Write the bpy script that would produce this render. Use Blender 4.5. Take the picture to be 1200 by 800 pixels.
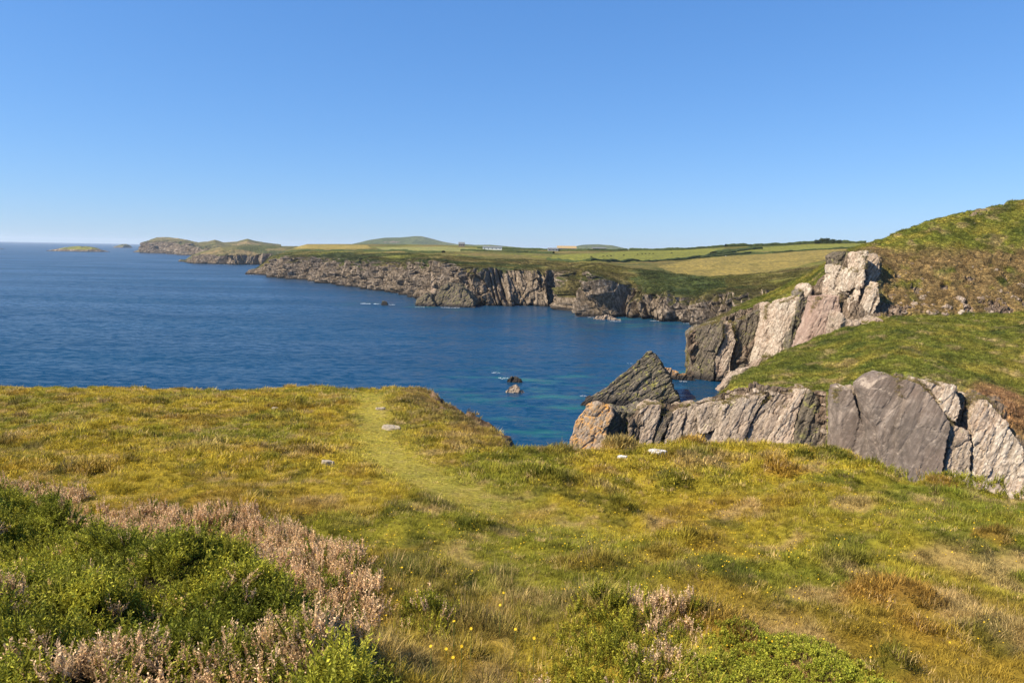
import bpy, bmesh, math, random
import numpy as np
from mathutils import Vector, Matrix
from mathutils.bvhtree import BVHTree

for o in list(bpy.data.objects):
    bpy.data.objects.remove(o)
scene = bpy.context.scene
col = scene.collection
random.seed(7)
rng = np.random.default_rng(11)

# ------------------------------------------------------------------ camera
H = 36.0                       # eye height above the sea, metres
F = 867.0                      # focal length in pixels of the 1200 px wide photograph
PITCH = math.atan(107.5 / F)
ROLL = math.radians(1.04)      # the horizon sinks a little towards the right
cam_d = bpy.data.cameras.new('camera')
cam = bpy.data.objects.new('camera', cam_d)
col.objects.link(cam)
cam.rotation_mode = 'XYZ'
cam.matrix_world = Matrix.Translation((0, 0, H)) @ Matrix.Rotation(math.pi / 2 - PITCH, 4, 'X') @ Matrix.Rotation(ROLL, 4, 'Z')
cam_d.sensor_width = 36
cam_d.lens = 36 * F / 1200
cam_d.clip_start = 0.1
cam_d.clip_end = 60000
scene.camera = cam

# ------------------------------------------------------------------ light
SUN_EL, SUN_AZ = 44.0, 253.0       # azimuth clockwise from +Y: from the left, a little behind the camera
az, el = math.radians(SUN_AZ), math.radians(SUN_EL)
to_sun = Vector((math.sin(az) * math.cos(el), math.cos(az) * math.cos(el), math.sin(el)))
world = bpy.data.worlds.new('World')
scene.world = world
world.use_nodes = True
wn = world.node_tree
wn.nodes.clear()
wo = wn.nodes.new('ShaderNodeOutputWorld')
wb = wn.nodes.new('ShaderNodeBackground')
sky = wn.nodes.new('ShaderNodeTexSky')
sky.sky_type = 'NISHITA'
sky.sun_disc = False
sky.sun_elevation = el
sky.sun_rotation = az
sky.altitude = 0
sky.air_density = 1.0
sky.dust_density = 0.0
sky.ozone_density = 1.6
# the camera's rendering of the sky: a deeper, cleaner blue, the same tone curve for the whole dome
sep = wn.nodes.new('ShaderNodeSeparateColor'); cmb = wn.nodes.new('ShaderNodeCombineColor')
wb.inputs['Strength'].default_value = 0.12
wn.links.new(sky.outputs[0], sep.inputs[0])
for ch, (gain, power) in enumerate(((.275, .86), (.40, .69), (.635, .60))):
    m0 = wn.nodes.new('ShaderNodeMath'); m0.operation = 'MULTIPLY'; m0.inputs[1].default_value = .12
    m1 = wn.nodes.new('ShaderNodeMath'); m1.operation = 'POWER'; m1.inputs[1].default_value = power
    m2 = wn.nodes.new('ShaderNodeMath'); m2.operation = 'MULTIPLY'; m2.inputs[1].default_value = gain / .12
    wn.links.new(sep.outputs[ch], m0.inputs[0]); wn.links.new(m0.outputs[0], m1.inputs[0]); wn.links.new(m1.outputs[0], m2.inputs[0]); wn.links.new(m2.outputs[0], cmb.inputs[ch])
wn.links.new(cmb.outputs[0], wb.inputs[0])
wn.links.new(wb.outputs[0], wo.inputs[0])
sun_d = bpy.data.lights.new('sun', 'SUN')
sun_d.energy = 5.0
sun_d.angle = math.radians(0.5)
sun_d.color = (1.0, 0.885, 0.71)
sun = bpy.data.objects.new('sun', sun_d)
col.objects.link(sun)
sun.rotation_euler = to_sun.to_track_quat('Z', 'Y').to_euler()
vs = scene.view_settings
vs.view_transform = 'Standard'
vs.look = 'None'
vs.gamma = 1
vs.exposure = 0.8
scene.render.engine = 'CYCLES'
scene.cycles.max_bounces = 4
scene.cycles.volume_bounces = 1

# ------------------------------------------------------------------ noise
def _hash(ix, iy, iz, seed):
    h = (ix.astype(np.int64) * 374761393 + iy.astype(np.int64) * 668265263 + iz.astype(np.int64) * 1440662683 + seed * 974634777) & 0xFFFFFFFF
    h = ((h ^ (h >> 13)) * 1274126177) & 0xFFFFFFFF
    h = ((h ^ (h >> 16)) * 2246822519) & 0xFFFFFFFF
    return ((h ^ (h >> 15)) & 0xFFFFFF) / float(0xFFFFFF)

def vnoise(p, seed=0):
    """smooth value noise in -1..1 at points (N,3)"""
    p = np.asarray(p, float)
    i = np.floor(p).astype(np.int64)
    f = p - i
    f = f * f * f * (f * (f * 6 - 15) + 10)
    r = 0
    for a in (0, 1):
        wa = f[:, 0] if a else 1 - f[:, 0]
        for b in (0, 1):
            wb_ = f[:, 1] if b else 1 - f[:, 1]
            for c in (0, 1):
                wc = f[:, 2] if c else 1 - f[:, 2]
                r = r + wa * wb_ * wc * _hash(i[:, 0] + a, i[:, 1] + b, i[:, 2] + c, seed)
    return r * 2 - 1

def fbm(p, oct=4, seed=0, gain=.5):
    p = np.asarray(p, float)
    s, a, t = 0, 1., 0
    for k in range(oct):
        s = s + a * vnoise(p * (2.03 ** k) + 17.3 * k, seed + k)
        t += a
        a *= gain
    return s / t

def cells(p, seed=0):
    """cellular noise: distance to the border between cells (0 at the joint) and a random value per cell"""
    p = np.asarray(p, float)
    i = np.floor(p).astype(np.int64)
    n = len(p)
    d1 = np.full(n, 9.); d2 = np.full(n, 9.); cid = np.zeros(n)
    for a in (-1, 0, 1):
        for b in (-1, 0, 1):
            for c in (-1, 0, 1):
                q = i + np.array([a, b, c])
                fx = q[:, 0] + .1 + .8 * _hash(q[:, 0], q[:, 1], q[:, 2], seed)
                fy = q[:, 1] + .1 + .8 * _hash(q[:, 0], q[:, 1], q[:, 2], seed + 5)
                fz = q[:, 2] + .1 + .8 * _hash(q[:, 0], q[:, 1], q[:, 2], seed + 9)
                d = np.sqrt((p[:, 0] - fx) ** 2 + (p[:, 1] - fy) ** 2 + (p[:, 2] - fz) ** 2)
                r = _hash(q[:, 0], q[:, 1], q[:, 2], seed + 21)
                near = d < d1
                d2 = np.where(near, d1, np.minimum(d2, d))
                cid = np.where(near, r, cid)
                d1 = np.where(near, d, d1)
    return d2 - d1, cid

def sstep(a, b, x):
    t = np.clip((np.asarray(x, float) - a) / (b - a), 0, 1)
    return t * t * (3 - 2 * t)

def xyz(x, y, z=0):
    x = np.asarray(x, float)
    return np.stack([x, np.broadcast_to(y, x.shape), np.broadcast_to(z, x.shape)], -1)

# ------------------------------------------------------------------ photograph pixels to directions
CP, SP = math.cos(PITCH), math.sin(PITCH)
CR, SR = math.cos(ROLL), math.sin(ROLL)
def ray(px, py):
    u = (np.asarray(px, float) - 600) / F
    v = (400 - np.asarray(py, float)) / F
    w = u * SR + v * CR
    return u * CR - v * SR, CP + w * SP, -SP + w * CP

def at(px, py, d):
    """the point on the pixel's ray at forward distance d"""
    u, ry, rz = ray(px, py)
    t = d / ry
    return np.stack([u * t, d + 0 * t, H + rz * t], -1)

def sea_at(px, py, z=0.):
    u, ry, rz = ray(px, py)
    t = (z - H) / rz
    return np.stack([u * t, ry * t, z + 0 * t], -1)

def sea_depth(px, py):
    return float(sea_at(float(px), py)[1])

# ------------------------------------------------------------------ object helpers
def tag(o, label=None, cat=None, group=None, kind=None):
    if label: o['label'] = label
    if cat: o['category'] = cat
    if group: o['group'] = group
    if kind: o['kind'] = kind
    return o

def empty(name, loc=(0, 0, 0)):
    o = bpy.data.objects.new(name, None)
    o.location = loc
    o.empty_display_size = .3
    col.objects.link(o)
    return o

def mesh_from(name, v, f, mat, smooth=False):
    me = bpy.data.meshes.new(name)
    v = np.asarray(v, np.float32)
    if isinstance(f, np.ndarray):
        nf, k = f.shape
        me.vertices.add(len(v)); me.vertices.foreach_set('co', v.ravel())
        me.loops.add(nf * k); me.loops.foreach_set('vertex_index', f.ravel().astype(np.int32))
        me.polygons.add(nf)
        me.polygons.foreach_set('loop_start', np.arange(0, nf * k, k, dtype=np.int32))
        me.update(calc_edges=True)
    else:
        me.from_pydata(v.tolist(), [], f)
    me.polygons.foreach_set('use_smooth', np.full(len(me.polygons), smooth))
    if mat: me.materials.append(mat)
    me.update()
    return me

def link(name, me, parent=None):
    o = bpy.data.objects.new(name, me)
    col.objects.link(o)
    if parent: o.parent = parent
    return o

def attr_f(me, name, val):
    a = me.attributes.new(name, 'FLOAT', 'POINT')
    a.data.foreach_set('value', np.asarray(val, np.float32).ravel())

def attr_c(me, name, val):
    val = np.asarray(val, np.float32)
    if val.shape[1] == 3: val = np.c_[val, np.ones(len(val), np.float32)]
    a = me.attributes.new(name, 'FLOAT_COLOR', 'POINT')
    a.data.foreach_set('color', val.ravel())

def grid_faces(nr, nc):
    i = np.arange(nr * nc).reshape(nr, nc)
    return np.stack([i[:-1, :-1], i[:-1, 1:], i[1:, 1:], i[1:, :-1]], -1).reshape(-1, 4)

def grid_normals(g):
    du = np.gradient(g, axis=1); dv = np.gradient(g, axis=0)
    n = np.cross(du, dv)
    return n / np.maximum(np.linalg.norm(n, axis=-1, keepdims=True), 1e-9)

def bvh_of(me):
    v = np.empty(len(me.vertices) * 3, np.float32); me.vertices.foreach_get('co', v)
    return BVHTree.FromPolygons(v.reshape(-1, 3).tolist(), [tuple(p.vertices) for p in me.polygons])

CAMV = Vector((0, 0, H))
def hit(bvh, px, py):
    u, ry, rz = ray(px, py)
    r = bvh.ray_cast(CAMV, Vector((float(u), float(ry), float(rz))).normalized())
    return r[0]

def ground(bvh, x, y, z0=300.):
    r = bvh.ray_cast(Vector((x, y, z0)), Vector((0, 0, -1)))
    return r[0].z if r[0] is not None else None

def inpoly(px, py, poly):
    px = np.asarray(px, float); py = np.asarray(py, float)
    c = np.zeros(px.shape, bool)
    n = len(poly)
    for k in range(n):
        x1, y1 = poly[k]; x2, y2 = poly[(k + 1) % n]
        if y1 == y2: continue
        m = ((y1 > py) != (y2 > py)) & (px < (x2 - x1) * (py - y1) / (y2 - y1) + x1)
        c ^= m
    return c

def polydist(px, py, pts, closed=False):
    px = np.asarray(px, float); py = np.asarray(py, float)
    d = np.full(px.shape, 1e9)
    n = len(pts)
    for k in range(n if closed else n - 1):
        (x1, y1), (x2, y2) = pts[k], pts[(k + 1) % n]
        vx, vy = x2 - x1, y2 - y1
        t = np.clip(((px - x1) * vx + (py - y1) * vy) / (vx * vx + vy * vy), 0, 1)
        d = np.minimum(d, np.hypot(px - x1 - t * vx, py - y1 - t * vy))
    return d

# ------------------------------------------------------------------ material helpers
class NT:
    def __init__(s, name):
        s.m = bpy.data.materials.new(name); s.m.use_nodes = True
        s.t = s.m.node_tree; s.t.nodes.clear()
        s.out = s.n('ShaderNodeOutputMaterial')
    def n(s, typ, **kw):
        nd = s.t.nodes.new(typ)
        for k, v in kw.items(): setattr(nd, k, v)
        return nd
    def l(s, a, b): s.t.links.new(a, b)
    def coord(s, scale=(1, 1, 1), rot=(0, 0, 0)):
        tc = s.n('ShaderNodeTexCoord'); mp = s.n('ShaderNodeMapping')
        mp.inputs['Scale'].default_value = scale; mp.inputs['Rotation'].default_value = rot
        s.l(tc.outputs['Object'], mp.inputs[0]); return mp.outputs[0]
    def noise(s, vec, scale, detail=4, rough=.55, dist=0):
        nd = s.n('ShaderNodeTexNoise')
        nd.inputs['Scale'].default_value = scale; nd.inputs['Detail'].default_value = detail
        nd.inputs['Roughness'].default_value = rough; nd.inputs['Distortion'].default_value = dist
        if vec is not None: s.l(vec, nd.inputs['Vector'])
        return nd.outputs['Fac']
    def ramp(s, fac, stops):
        nd = s.n('ShaderNodeValToRGB'); cr = nd.color_ramp
        while len(cr.elements) < len(stops): cr.elements.new(.5)
        for e, (p, c) in zip(cr.elements, stops):
            e.position = p; e.color = (*c, 1) if len(c) == 3 else c
        s.l(fac, nd.inputs[0]); return nd.outputs[0]
    def mix(s, fac, a, b, mode='MIX'):
        nd = s.n('ShaderNodeMix', data_type='RGBA', blend_type=mode)
        for inp, v in ((nd.inputs[0], fac), (nd.inputs[6], a), (nd.inputs[7], b)):
            if isinstance(v, (int, float)): inp.default_value = v
            elif isinstance(v, tuple): inp.default_value = (*v, 1)
            else: s.l(v, inp)
        return nd.outputs[2]
    def math(s, op, a, b=None, c=None, clamp=False):
        nd = s.n('ShaderNodeMath', operation=op, use_clamp=clamp)
        for i, v in enumerate((a, b, c)):
            if v is None: continue
            if isinstance(v, (int, float)): nd.inputs[i].default_value = v
            else: s.l(v, nd.inputs[i])
        return nd.outputs[0]
    def attr(s, name, typ='GEOMETRY'):
        nd = s.n('ShaderNodeAttribute', attribute_name=name, attribute_type=typ); return nd
    def bump(s, h, strength=.5, dist=.1, normal=None):
        nd = s.n('ShaderNodeBump'); nd.inputs['Strength'].default_value = strength
        nd.inputs['Distance'].default_value = dist; s.l(h, nd.inputs['Height'])
        if normal is not None: s.l(normal, nd.inputs['Normal'])
        return nd.outputs[0]
    def bsdf(s, color, rough=.9, normal=None, spec=.2):
        b = s.n('ShaderNodeBsdfPrincipled')
        if isinstance(color, tuple): b.inputs['Base Color'].default_value = (*color, 1)
        else: s.l(color, b.inputs['Base Color'])
        if isinstance(rough, (int, float)): b.inputs['Roughness'].default_value = rough
        else: s.l(rough, b.inputs['Roughness'])
        b.inputs['Specular IOR Level'].default_value = spec
        if normal is not None: s.l(normal, b.inputs['Normal'])
        s.l(b.outputs[0], s.out.inputs['Surface'])
        return b
    def z(s):
        g = s.n('ShaderNodeNewGeometry'); sp = s.n('ShaderNodeSeparateXYZ')
        s.l(g.outputs['Position'], sp.inputs[0]); return sp.outputs[2]

def rock_color(nt, pal, sc, rot, stretch, tide=True, lichen=None, crack_f=.65):
    """bedded rock: banded along its strata, blotched, dark joints; below the tide line dark"""
    vec = nt.coord((1, 1, 1), rot)
    mp = nt.n('ShaderNodeMapping'); mp.inputs['Scale'].default_value = stretch
    nt.l(vec, mp.inputs[0])
    big = nt.noise(vec, .18 * sc, 5, .6)
    band = nt.noise(mp.outputs[0], 1.1 * sc, 6, .62, .4)
    fine = nt.noise(vec, 2.6 * sc, 6, .7)
    c1 = nt.ramp(band, [(.33, pal[0]), (.44, pal[1]), (.54, pal[2]), (.66, pal[3])])
    c2 = nt.ramp(fine, [(.33, pal[0]), (.5, pal[1]), (.66, pal[3])])
    c = nt.mix(.45, c1, c2)
    c = nt.mix(nt.ramp(big, [(.42, (0, 0, 0)), (.62, (.75, .75, .75))]), c, nt.mix(.5, c, pal[4]))
    vo = nt.n('ShaderNodeTexVoronoi', feature='DISTANCE_TO_EDGE'); vo.inputs['Scale'].default_value = .55 * sc
    wv = nt.n('ShaderNodeVectorMath', operation='ADD'); nz0 = nt.n('ShaderNodeTexNoise'); nz0.inputs['Scale'].default_value = .8 * sc
    nt.l(mp.outputs[0], nz0.inputs['Vector']); nt.l(mp.outputs[0], wv.inputs[0]); nt.l(nz0.outputs['Color'], wv.inputs[1]); nt.l(wv.outputs[0], vo.inputs['Vector'])
    crack = nt.ramp(vo.outputs['Distance'], [(.0, (1, 1, 1)), (.045, (0, 0, 0))])
    c = nt.mix(nt.math('MULTIPLY', crack, crack_f), c, pal[0])
    if lichen:
        ln = nt.noise(vec, .9 * sc, 5, .7)
        nz = nt.n('ShaderNodeNewGeometry'); sp = nt.n('ShaderNodeSeparateXYZ'); nt.l(nz.outputs['Normal'], sp.inputs[0])
        fac = nt.math('MULTIPLY', nt.ramp(ln, [(lichen[1], (0, 0, 0)), (lichen[1] + .08, (1, 1, 1))]), nt.math('MULTIPLY_ADD', sp.outputs[2], lichen[2] if len(lichen) > 2 else .9, lichen[3] if len(lichen) > 2 else .25, True))
        c = nt.mix(fac, c, lichen[0])
    if tide:
        zz = nt.math('ADD', nt.z(), nt.math('MULTIPLY', big, -1.5))
        f = nt.ramp(nt.math('MULTIPLY', zz, .25), [(.05, (1, 1, 1)), (.35, (0, 0, 0))])
        c = nt.mix(f, c, (.035, .03, .026))
    return c, vec, mp.outputs[0], band, fine

def rock_material(name, pal, sc=1., rot=(0, 0, 0), stretch=(3.5, 1, .5), tide=True, lichen=None, bump=.6, bdist=.25, crack=.65):
    nt = NT(name)
    c, vec, sv, band, fine = rock_color(nt, pal, sc, rot, stretch, tide, lichen, crack)
    h = nt.math('ADD', band, nt.math('MULTIPLY', fine, .6))
    nt.bsdf(c, .92, nt.bump(h, bump, bdist), .15)
    return nt.m

# strata rise from lower left to upper right: rotate the texture so that its X runs across the beds
STRATA = (0, math.radians(-28), math.radians(8))
PALE = ((.09, .07, .05), (.29, .23, .17), (.47, .395, .305), (.66, .58, .465), (.33, .21, .14))
PINK = ((.07, .055, .04), (.23, .18, .133), (.34, .272, .205), (.50, .415, .32), (.28, .18, .125))
ROSE = ((.15, .105, .08), (.25, .18, .14), (.31, .23, .18), (.42, .335, .265), (.27, .165, .12))
BROWN = ((.025, .02, .015), (.11, .082, .056), (.19, .145, .10), (.34, .27, .20), (.16, .10, .065))
GREY = ((.075, .06, .048), (.128, .102, .082), (.175, .14, .114), (.32, .262, .21), (.15, .098, .07))
DARK = ((.028, .024, .019), (.09, .076, .06), (.16, .132, .102), (.29, .24, .18), (.13, .115, .06))
FARP = ((.016, .013, .009), (.105, .08, .056), (.26, .203, .148), (.48, .395, .30), (.16, .115, .065))
M = {}
M['rock_pale'] = rock_material('rock_pale', PALE, .8, STRATA, tide=False)
M['rock_rose'] = rock_material('rock_rose', ROSE, .3, STRATA, (3., .6, .22), bump=.4, tide=False, crack=.3)
M['rock_pink'] = rock_material('rock_pink', PINK, .8, STRATA, lichen=((.30, .28, .10), .62))
M['rock_grey'] = rock_material('rock_grey', GREY, .5, STRATA, (2.4, .6, .3), bump=.6, tide=False, crack=.55, lichen=((.38, .31, .24), .5, 2.2, -.9))
M['rock_dark'] = rock_material('rock_dark', DARK, 1., (0, math.radians(130), 0), lichen=((.28, .26, .05), .56), bump=.8)
M['rock_orange'] = rock_material('rock_orange', PINK, 1., STRATA, lichen=((.48, .24, .05), .465), bump=.8)
M['rock_skerry'] = rock_material('rock_skerry', PINK, 1.2, STRATA, tide=False, bump=.8)
M['rock_wall'] = rock_material('rock_wall', ((.025, .021, .016), (.085, .068, .05), (.15, .12, .088), (.27, .22, .165), (.10, .085, .045)), .8, STRATA, lichen=((.20, .19, .06), .55))

def land_material(name, pal, sc, rot, stretch, grain, tide=True, bump=.6, bdist=.3, gb=.5):
    """ground carrying a painted albedo 'col' where vegetated and bedded rock where 'rock' is 1"""
    nt = NT(name)
    c, vec, sv, band, fine = rock_color(nt, pal, sc, rot, stretch, tide)
    a = nt.attr('col').outputs['Color']; r = nt.attr('rock').outputs['Fac']
    g1 = nt.noise(vec, grain, 6, .75); g2 = nt.noise(vec, grain * .13, 5, .6)
    g = nt.mix(1., a, nt.ramp(g1, [(.32, (.25, .28, .27)), (.5, (.95, .95, .95)), (.68, (1.8, 1.65, 1.4))]), 'MULTIPLY')
    g = nt.mix(1., g, nt.ramp(g2, [(.3, (.7, .74, .7)), (.7, (1.25, 1.2, 1.1))]), 'MULTIPLY')
    edge = nt.math('ADD', r, nt.math('MULTIPLY_ADD', fine, .9, -.45))
    rf = nt.ramp(edge, [(.42, (0, 0, 0)), (.58, (1, 1, 1))])
    cc = nt.mix(rf, g, c)
    h = nt.math('ADD', nt.math('MULTIPLY', g1, gb), nt.math('ADD', band, nt.math('MULTIPLY', fine, .6)))
    nt.bsdf(cc, .95, nt.bump(h, bump, bdist), .1)
    return nt.m

M['cliff'] = land_material('cliff_ground', BROWN, .8, STRATA, (3.5, 1, .5), 2.2)
M['coast'] = land_material('coast_ground', FARP, .28, (0, math.radians(12), 0), (2.2, 1.2, .7), .35, bump=.8, bdist=1.2)
M['distant'] = land_material('distant_ground', FARP, .06, (0, 0, 0), (2, 1, 1), .05, bump=.6, bdist=5.)

def plain(name, c, rough=.8, spec=.2, var=.25, sc=6.):
    nt = NT(name)
    v = nt.noise(nt.coord(), sc, 4, .6)
    cc = nt.mix(1., c, nt.ramp(v, [(.3, (1 - var,) * 3), (.7, (1 + var,) * 3)]), 'MULTIPLY')
    nt.bsdf(cc, rough, None, spec)
    return nt.m

# ------------------------------------------------------------------ sea
def sea_material():
    nt = NT('sea_water')
    vec = nt.coord()
    # shallows over pale rock and weed close inshore
    sh = nt.attr('shallow').outputs['Fac']
    p1 = nt.noise(nt.coord((.35, 1, 1)), .12, 4, .6)
    deep = nt.ramp(nt.noise(nt.coord((.4, 1, 1)), .012, 4, .6), [(.3, (.002, .032, .078)), (.7, (.004, .045, .10))])
    patch = nt.math('MULTIPLY', sh, nt.ramp(p1, [(.52, (0, 0, 0)), (.66, (1, 1, 1))]))
    c = nt.mix(patch, deep, (.015, .10, .095))
    acc = None
    for sc_, rz, k, det in ((.42, .35, .42, 3), (.13, -.15, .14, 3), (1.1, .1, .40, 2), (.012, .3, .06, 3)):
        t = nt.n('ShaderNodeTexNoise'); t.inputs['Scale'].default_value = sc_; t.inputs['Detail'].default_value = det; t.inputs['Roughness'].default_value = .6
        nt.l(nt.coord((.45, 1, 1), (0, 0, rz)), t.inputs['Vector'])
        v1 = nt.n('ShaderNodeVectorMath', operation='SUBTRACT'); nt.l(t.outputs['Color'], v1.inputs[0]); v1.inputs[1].default_value = (.5, .5, .5)
        v2 = nt.n('ShaderNodeVectorMath', operation='MULTIPLY'); nt.l(v1.outputs[0], v2.inputs[0]); v2.inputs[1].default_value = (k, k * 1.5, 0)
        if acc is None: acc = v2.outputs[0]
        else:
            v3 = nt.n('ShaderNodeVectorMath', operation='ADD'); nt.l(acc, v3.inputs[0]); nt.l(v2.outputs[0], v3.inputs[1]); acc = v3.outputs[0]
    g = nt.n('ShaderNodeNewGeometry')
    v4 = nt.n('ShaderNodeVectorMath', operation='ADD'); nt.l(g.outputs['Normal'], v4.inputs[0]); nt.l(acc, v4.inputs[1])
    v5 = nt.n('ShaderNodeVectorMath', operation='NORMALIZE'); nt.l(v4.outputs[0], v5.inputs[0])
    # rough sea: light coming back out of the water, plus a sky reflection cut down by the wave faces hiding each other
    df = nt.n('ShaderNodeBsdfDiffuse'); nt.l(c, df.inputs['Color'])
    gl = nt.n('ShaderNodeBsdfGlossy'); gl.inputs['Roughness'].default_value = .22; nt.l(v5.outputs[0], gl.inputs['Normal'])
    fr = nt.n('ShaderNodeFresnel'); fr.inputs['IOR'].default_value = 1.33; nt.l(v5.outputs[0], fr.inputs['Normal'])
    fac = nt.math('MINIMUM', nt.math('MULTIPLY', fr.outputs[0], .5), .42)
    lanes = nt.ramp(nt.noise(nt.coord((.5, 1.6, 1), (0, 0, .45)), .009, 3, .55), [(.38, (.82, .82, .82)), (.62, (1.3, 1.3, 1.3))])
    fac = nt.math('MULTIPLY', fac, lanes)
    mx = nt.n('ShaderNodeMixShader'); nt.l(fac, mx.inputs[0]); nt.l(df.outputs[0], mx.inputs[1]); nt.l(gl.outputs[0], mx.inputs[2])
    nt.l(mx.outputs[0], nt.out.inputs['Surface'])
    return nt.m

SHALLOW = [((600, 452), 26), ((640, 492), 30), ((650, 505), 28), ((590, 487), 16), ((690, 455), 22), ((575, 438), 10), ((665, 470), 20), ((575, 510), 14), ((760, 376), 60), ((820, 440), 16), ((520, 358), 30), ((440, 356), 22), ((640, 450), 30)]
def build_sea():
    # graded grid: fine where shallows show, stretched out to the horizon
    ys = np.concatenate([np.linspace(-400, 60, 12), np.linspace(70, 620, 150), np.geomspace(640, 20000, 60)])
    xs = np.concatenate([-np.geomspace(20000, 420, 30), np.linspace(-400, 300, 170), np.geomspace(320, 20000, 30)])
    X, Y = np.meshgrid(xs, ys)
    v = np.stack([X, Y, 0 * X], -1).reshape(-1, 3)
    me = mesh_from('sea', v, grid_faces(len(ys), len(xs)), sea_material(), True)
    s = np.zeros(len(v))
    for (px, py), r in SHALLOW:
        p = sea_at(px, py)
        s = np.maximum(s, np.exp(-((v[:, 0] - p[0]) ** 2 + ((v[:, 1] - p[1]) * .75) ** 2) / (2 * (r * .55) ** 2)))
    attr_f(me, 'shallow', np.clip(s * 1.3, 0, 1))
    o = link('sea', me)
    tag(o, 'deep blue rippled sea with turquoise shallows near the rocks', 'sea', kind='structure')
build_sea()

# ------------------------------------------------------------------ the near headland (grass to the cliff edge)
EDGE = [(-140, 44), (-60, 41), (-26, 38.5), (-20, 37.5), (-13, 37), (-9.5, 37.6), (-7.4, 38.8), (-5.4, 38.6), (-4.4, 35.5), (-3.25, 29.3), (-2.3, 27.0), (-2.75, 26.2), (-1.75, 23.6), (-1.1, 22.3), (-1.65, 21.3), (-.8, 19.5), (-.3, 18.7),
        (-.75, 17.8), (-.2, 17.2), (-.55, 16.3), (.1, 15.9), (1.0, 15.9), (2.2, 16.1), (4.4, 16.3), (6.5, 16.4), (6.9, 14.6), (6.75, 13.1), (6.8, 11.9), (7.4, 10.6), (9, 9.2), (20, 5), (60, -10)]
LANDPOLY = EDGE + [(60, -60), (-140, -60)]
PATH_PX = [(432, 458), (437, 480), (441, 505), (458, 535), (505, 560), (570, 580), (640, 602), (700, 625)]
def drop_of(y):
    return 1.65 + .14 * y + np.where(y > 0, .6 * (1 - np.exp(-np.maximum(y, 0) / 3.)), 0)

TX, TY = math.tan(ROLL), 8.5 / F
def ground_pt(px, py):
    """where the pixel's ray meets the smooth near slope"""
    u, ry, rz = ray(px, py)
    y = 10.
    for _ in range(60):
        y = .5 * y + .5 * float((drop_of(np.array(y)) - TX * u / ry * y - TY * y) / (-rz / ry))
    return (float(u / ry * y), y)
PATH = [ground_pt(*p) for p in PATH_PX]

def edge_s(x, y):
    d = polydist(x, y, LANDPOLY, True)
    s = np.where(inpoly(x, y, LANDPOLY), -d, d)
    p = xyz(x, y)
    return s + .22 * fbm(p * .9, 3, 3) + .12 * fbm(p * 3.1, 2, 4)

def tussock(x, y):
    p = np.stack([x * 1.45, y * 1.45, 0 * x], -1) + .35 * fbm(xyz(x, y) * 1.1, 2, 36)[:, None] * np.array([1, -1, 0])
    b, cid = cells(p, 37)
    rnd = _hash(np.floor(cid * 9999).astype(np.int64), np.zeros(len(x), np.int64), np.zeros(len(x), np.int64), 3)
    return sstep(.02, .5, b) * np.clip(cid * 1.6 - .45, 0, 1), cid, rnd

def prom(x, y):
    return sstep(-6.2, -5.2, x) * sstep(.6, -.1, x) * sstep(16.3, 17.2, y) * sstep(38.5, 36.5, y)

def near_z(x, y):
    x = np.asarray(x, float); y = np.asarray(y, float)
    p = xyz(x, y)
    s = edge_s(x, y)
    pd = polydist(x, y, PATH)
    rough = sstep(.2, 1., pd)
    z = H - drop_of(y) + TX * x + TY * y + .16 * fbm(p * .28, 3, 31) * sstep(2, 8, y) + rough * (.13 * fbm(p * .9, 3, 32) + .09 * fbm(p * 2.4, 3, 33)) - .06 * (1 - rough)
    z += rough * .20 * tussock(x, y)[0] * (.35 + .65 * sstep(-1., 3., x - .02 * y)) * sstep(1.5, 4, y)
    # a shallow dip right of the middle
    z -= .35 * np.exp(-((x - 2.2) ** 2 / 3.5 + (y - 10.5) ** 2 / 7.))
    # hump between the path and the eroded edge
    z += .30 * np.exp(-((x + 4.4) ** 2 / 2.2 + (y - 31) ** 2 / 40)) + .16 * np.exp(-((x - .9) ** 2 / 1.2 + (y - 15.4) ** 2 / .7))
    brow = np.maximum(s + .7, 0)
    steep = .22 * brow ** 2 + np.where(s > 0, 1.9 * s + .5 * s * s * np.exp(-s * .2), 0)
    # along the promontory's right side a worn earthy shoulder leads to the drop
    ledge = .10 * brow ** 2 + np.where(s > 0, .40 * s, 0) + np.where(s > .9, 2.6 * (s - .9), 0)
    wp = prom(x, y)
    fall = steep * (1 - wp) + ledge * wp
    blk, cid = cells(np.stack([x * 1.1, y * 1.1, z * .8], -1), 8)
    z = z - fall + np.where(s > .2, (cid - .5) * .5, 0)
    return np.maximum(z, -4.), s

C_YEL = np.array([.42, .325, .035]); C_GRN = np.array([.215, .225, .026]); C_TAN = np.array([.48, .34, .15])
C_DRK = np.array([.065, .082, .014]); C_PATH = np.array([.48, .43, .085]); C_OCH = np.array([.33, .20, .035])
def lerp(a, b, t):
    return a + (b - a) * np.asarray(t)[:, None]

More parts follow.
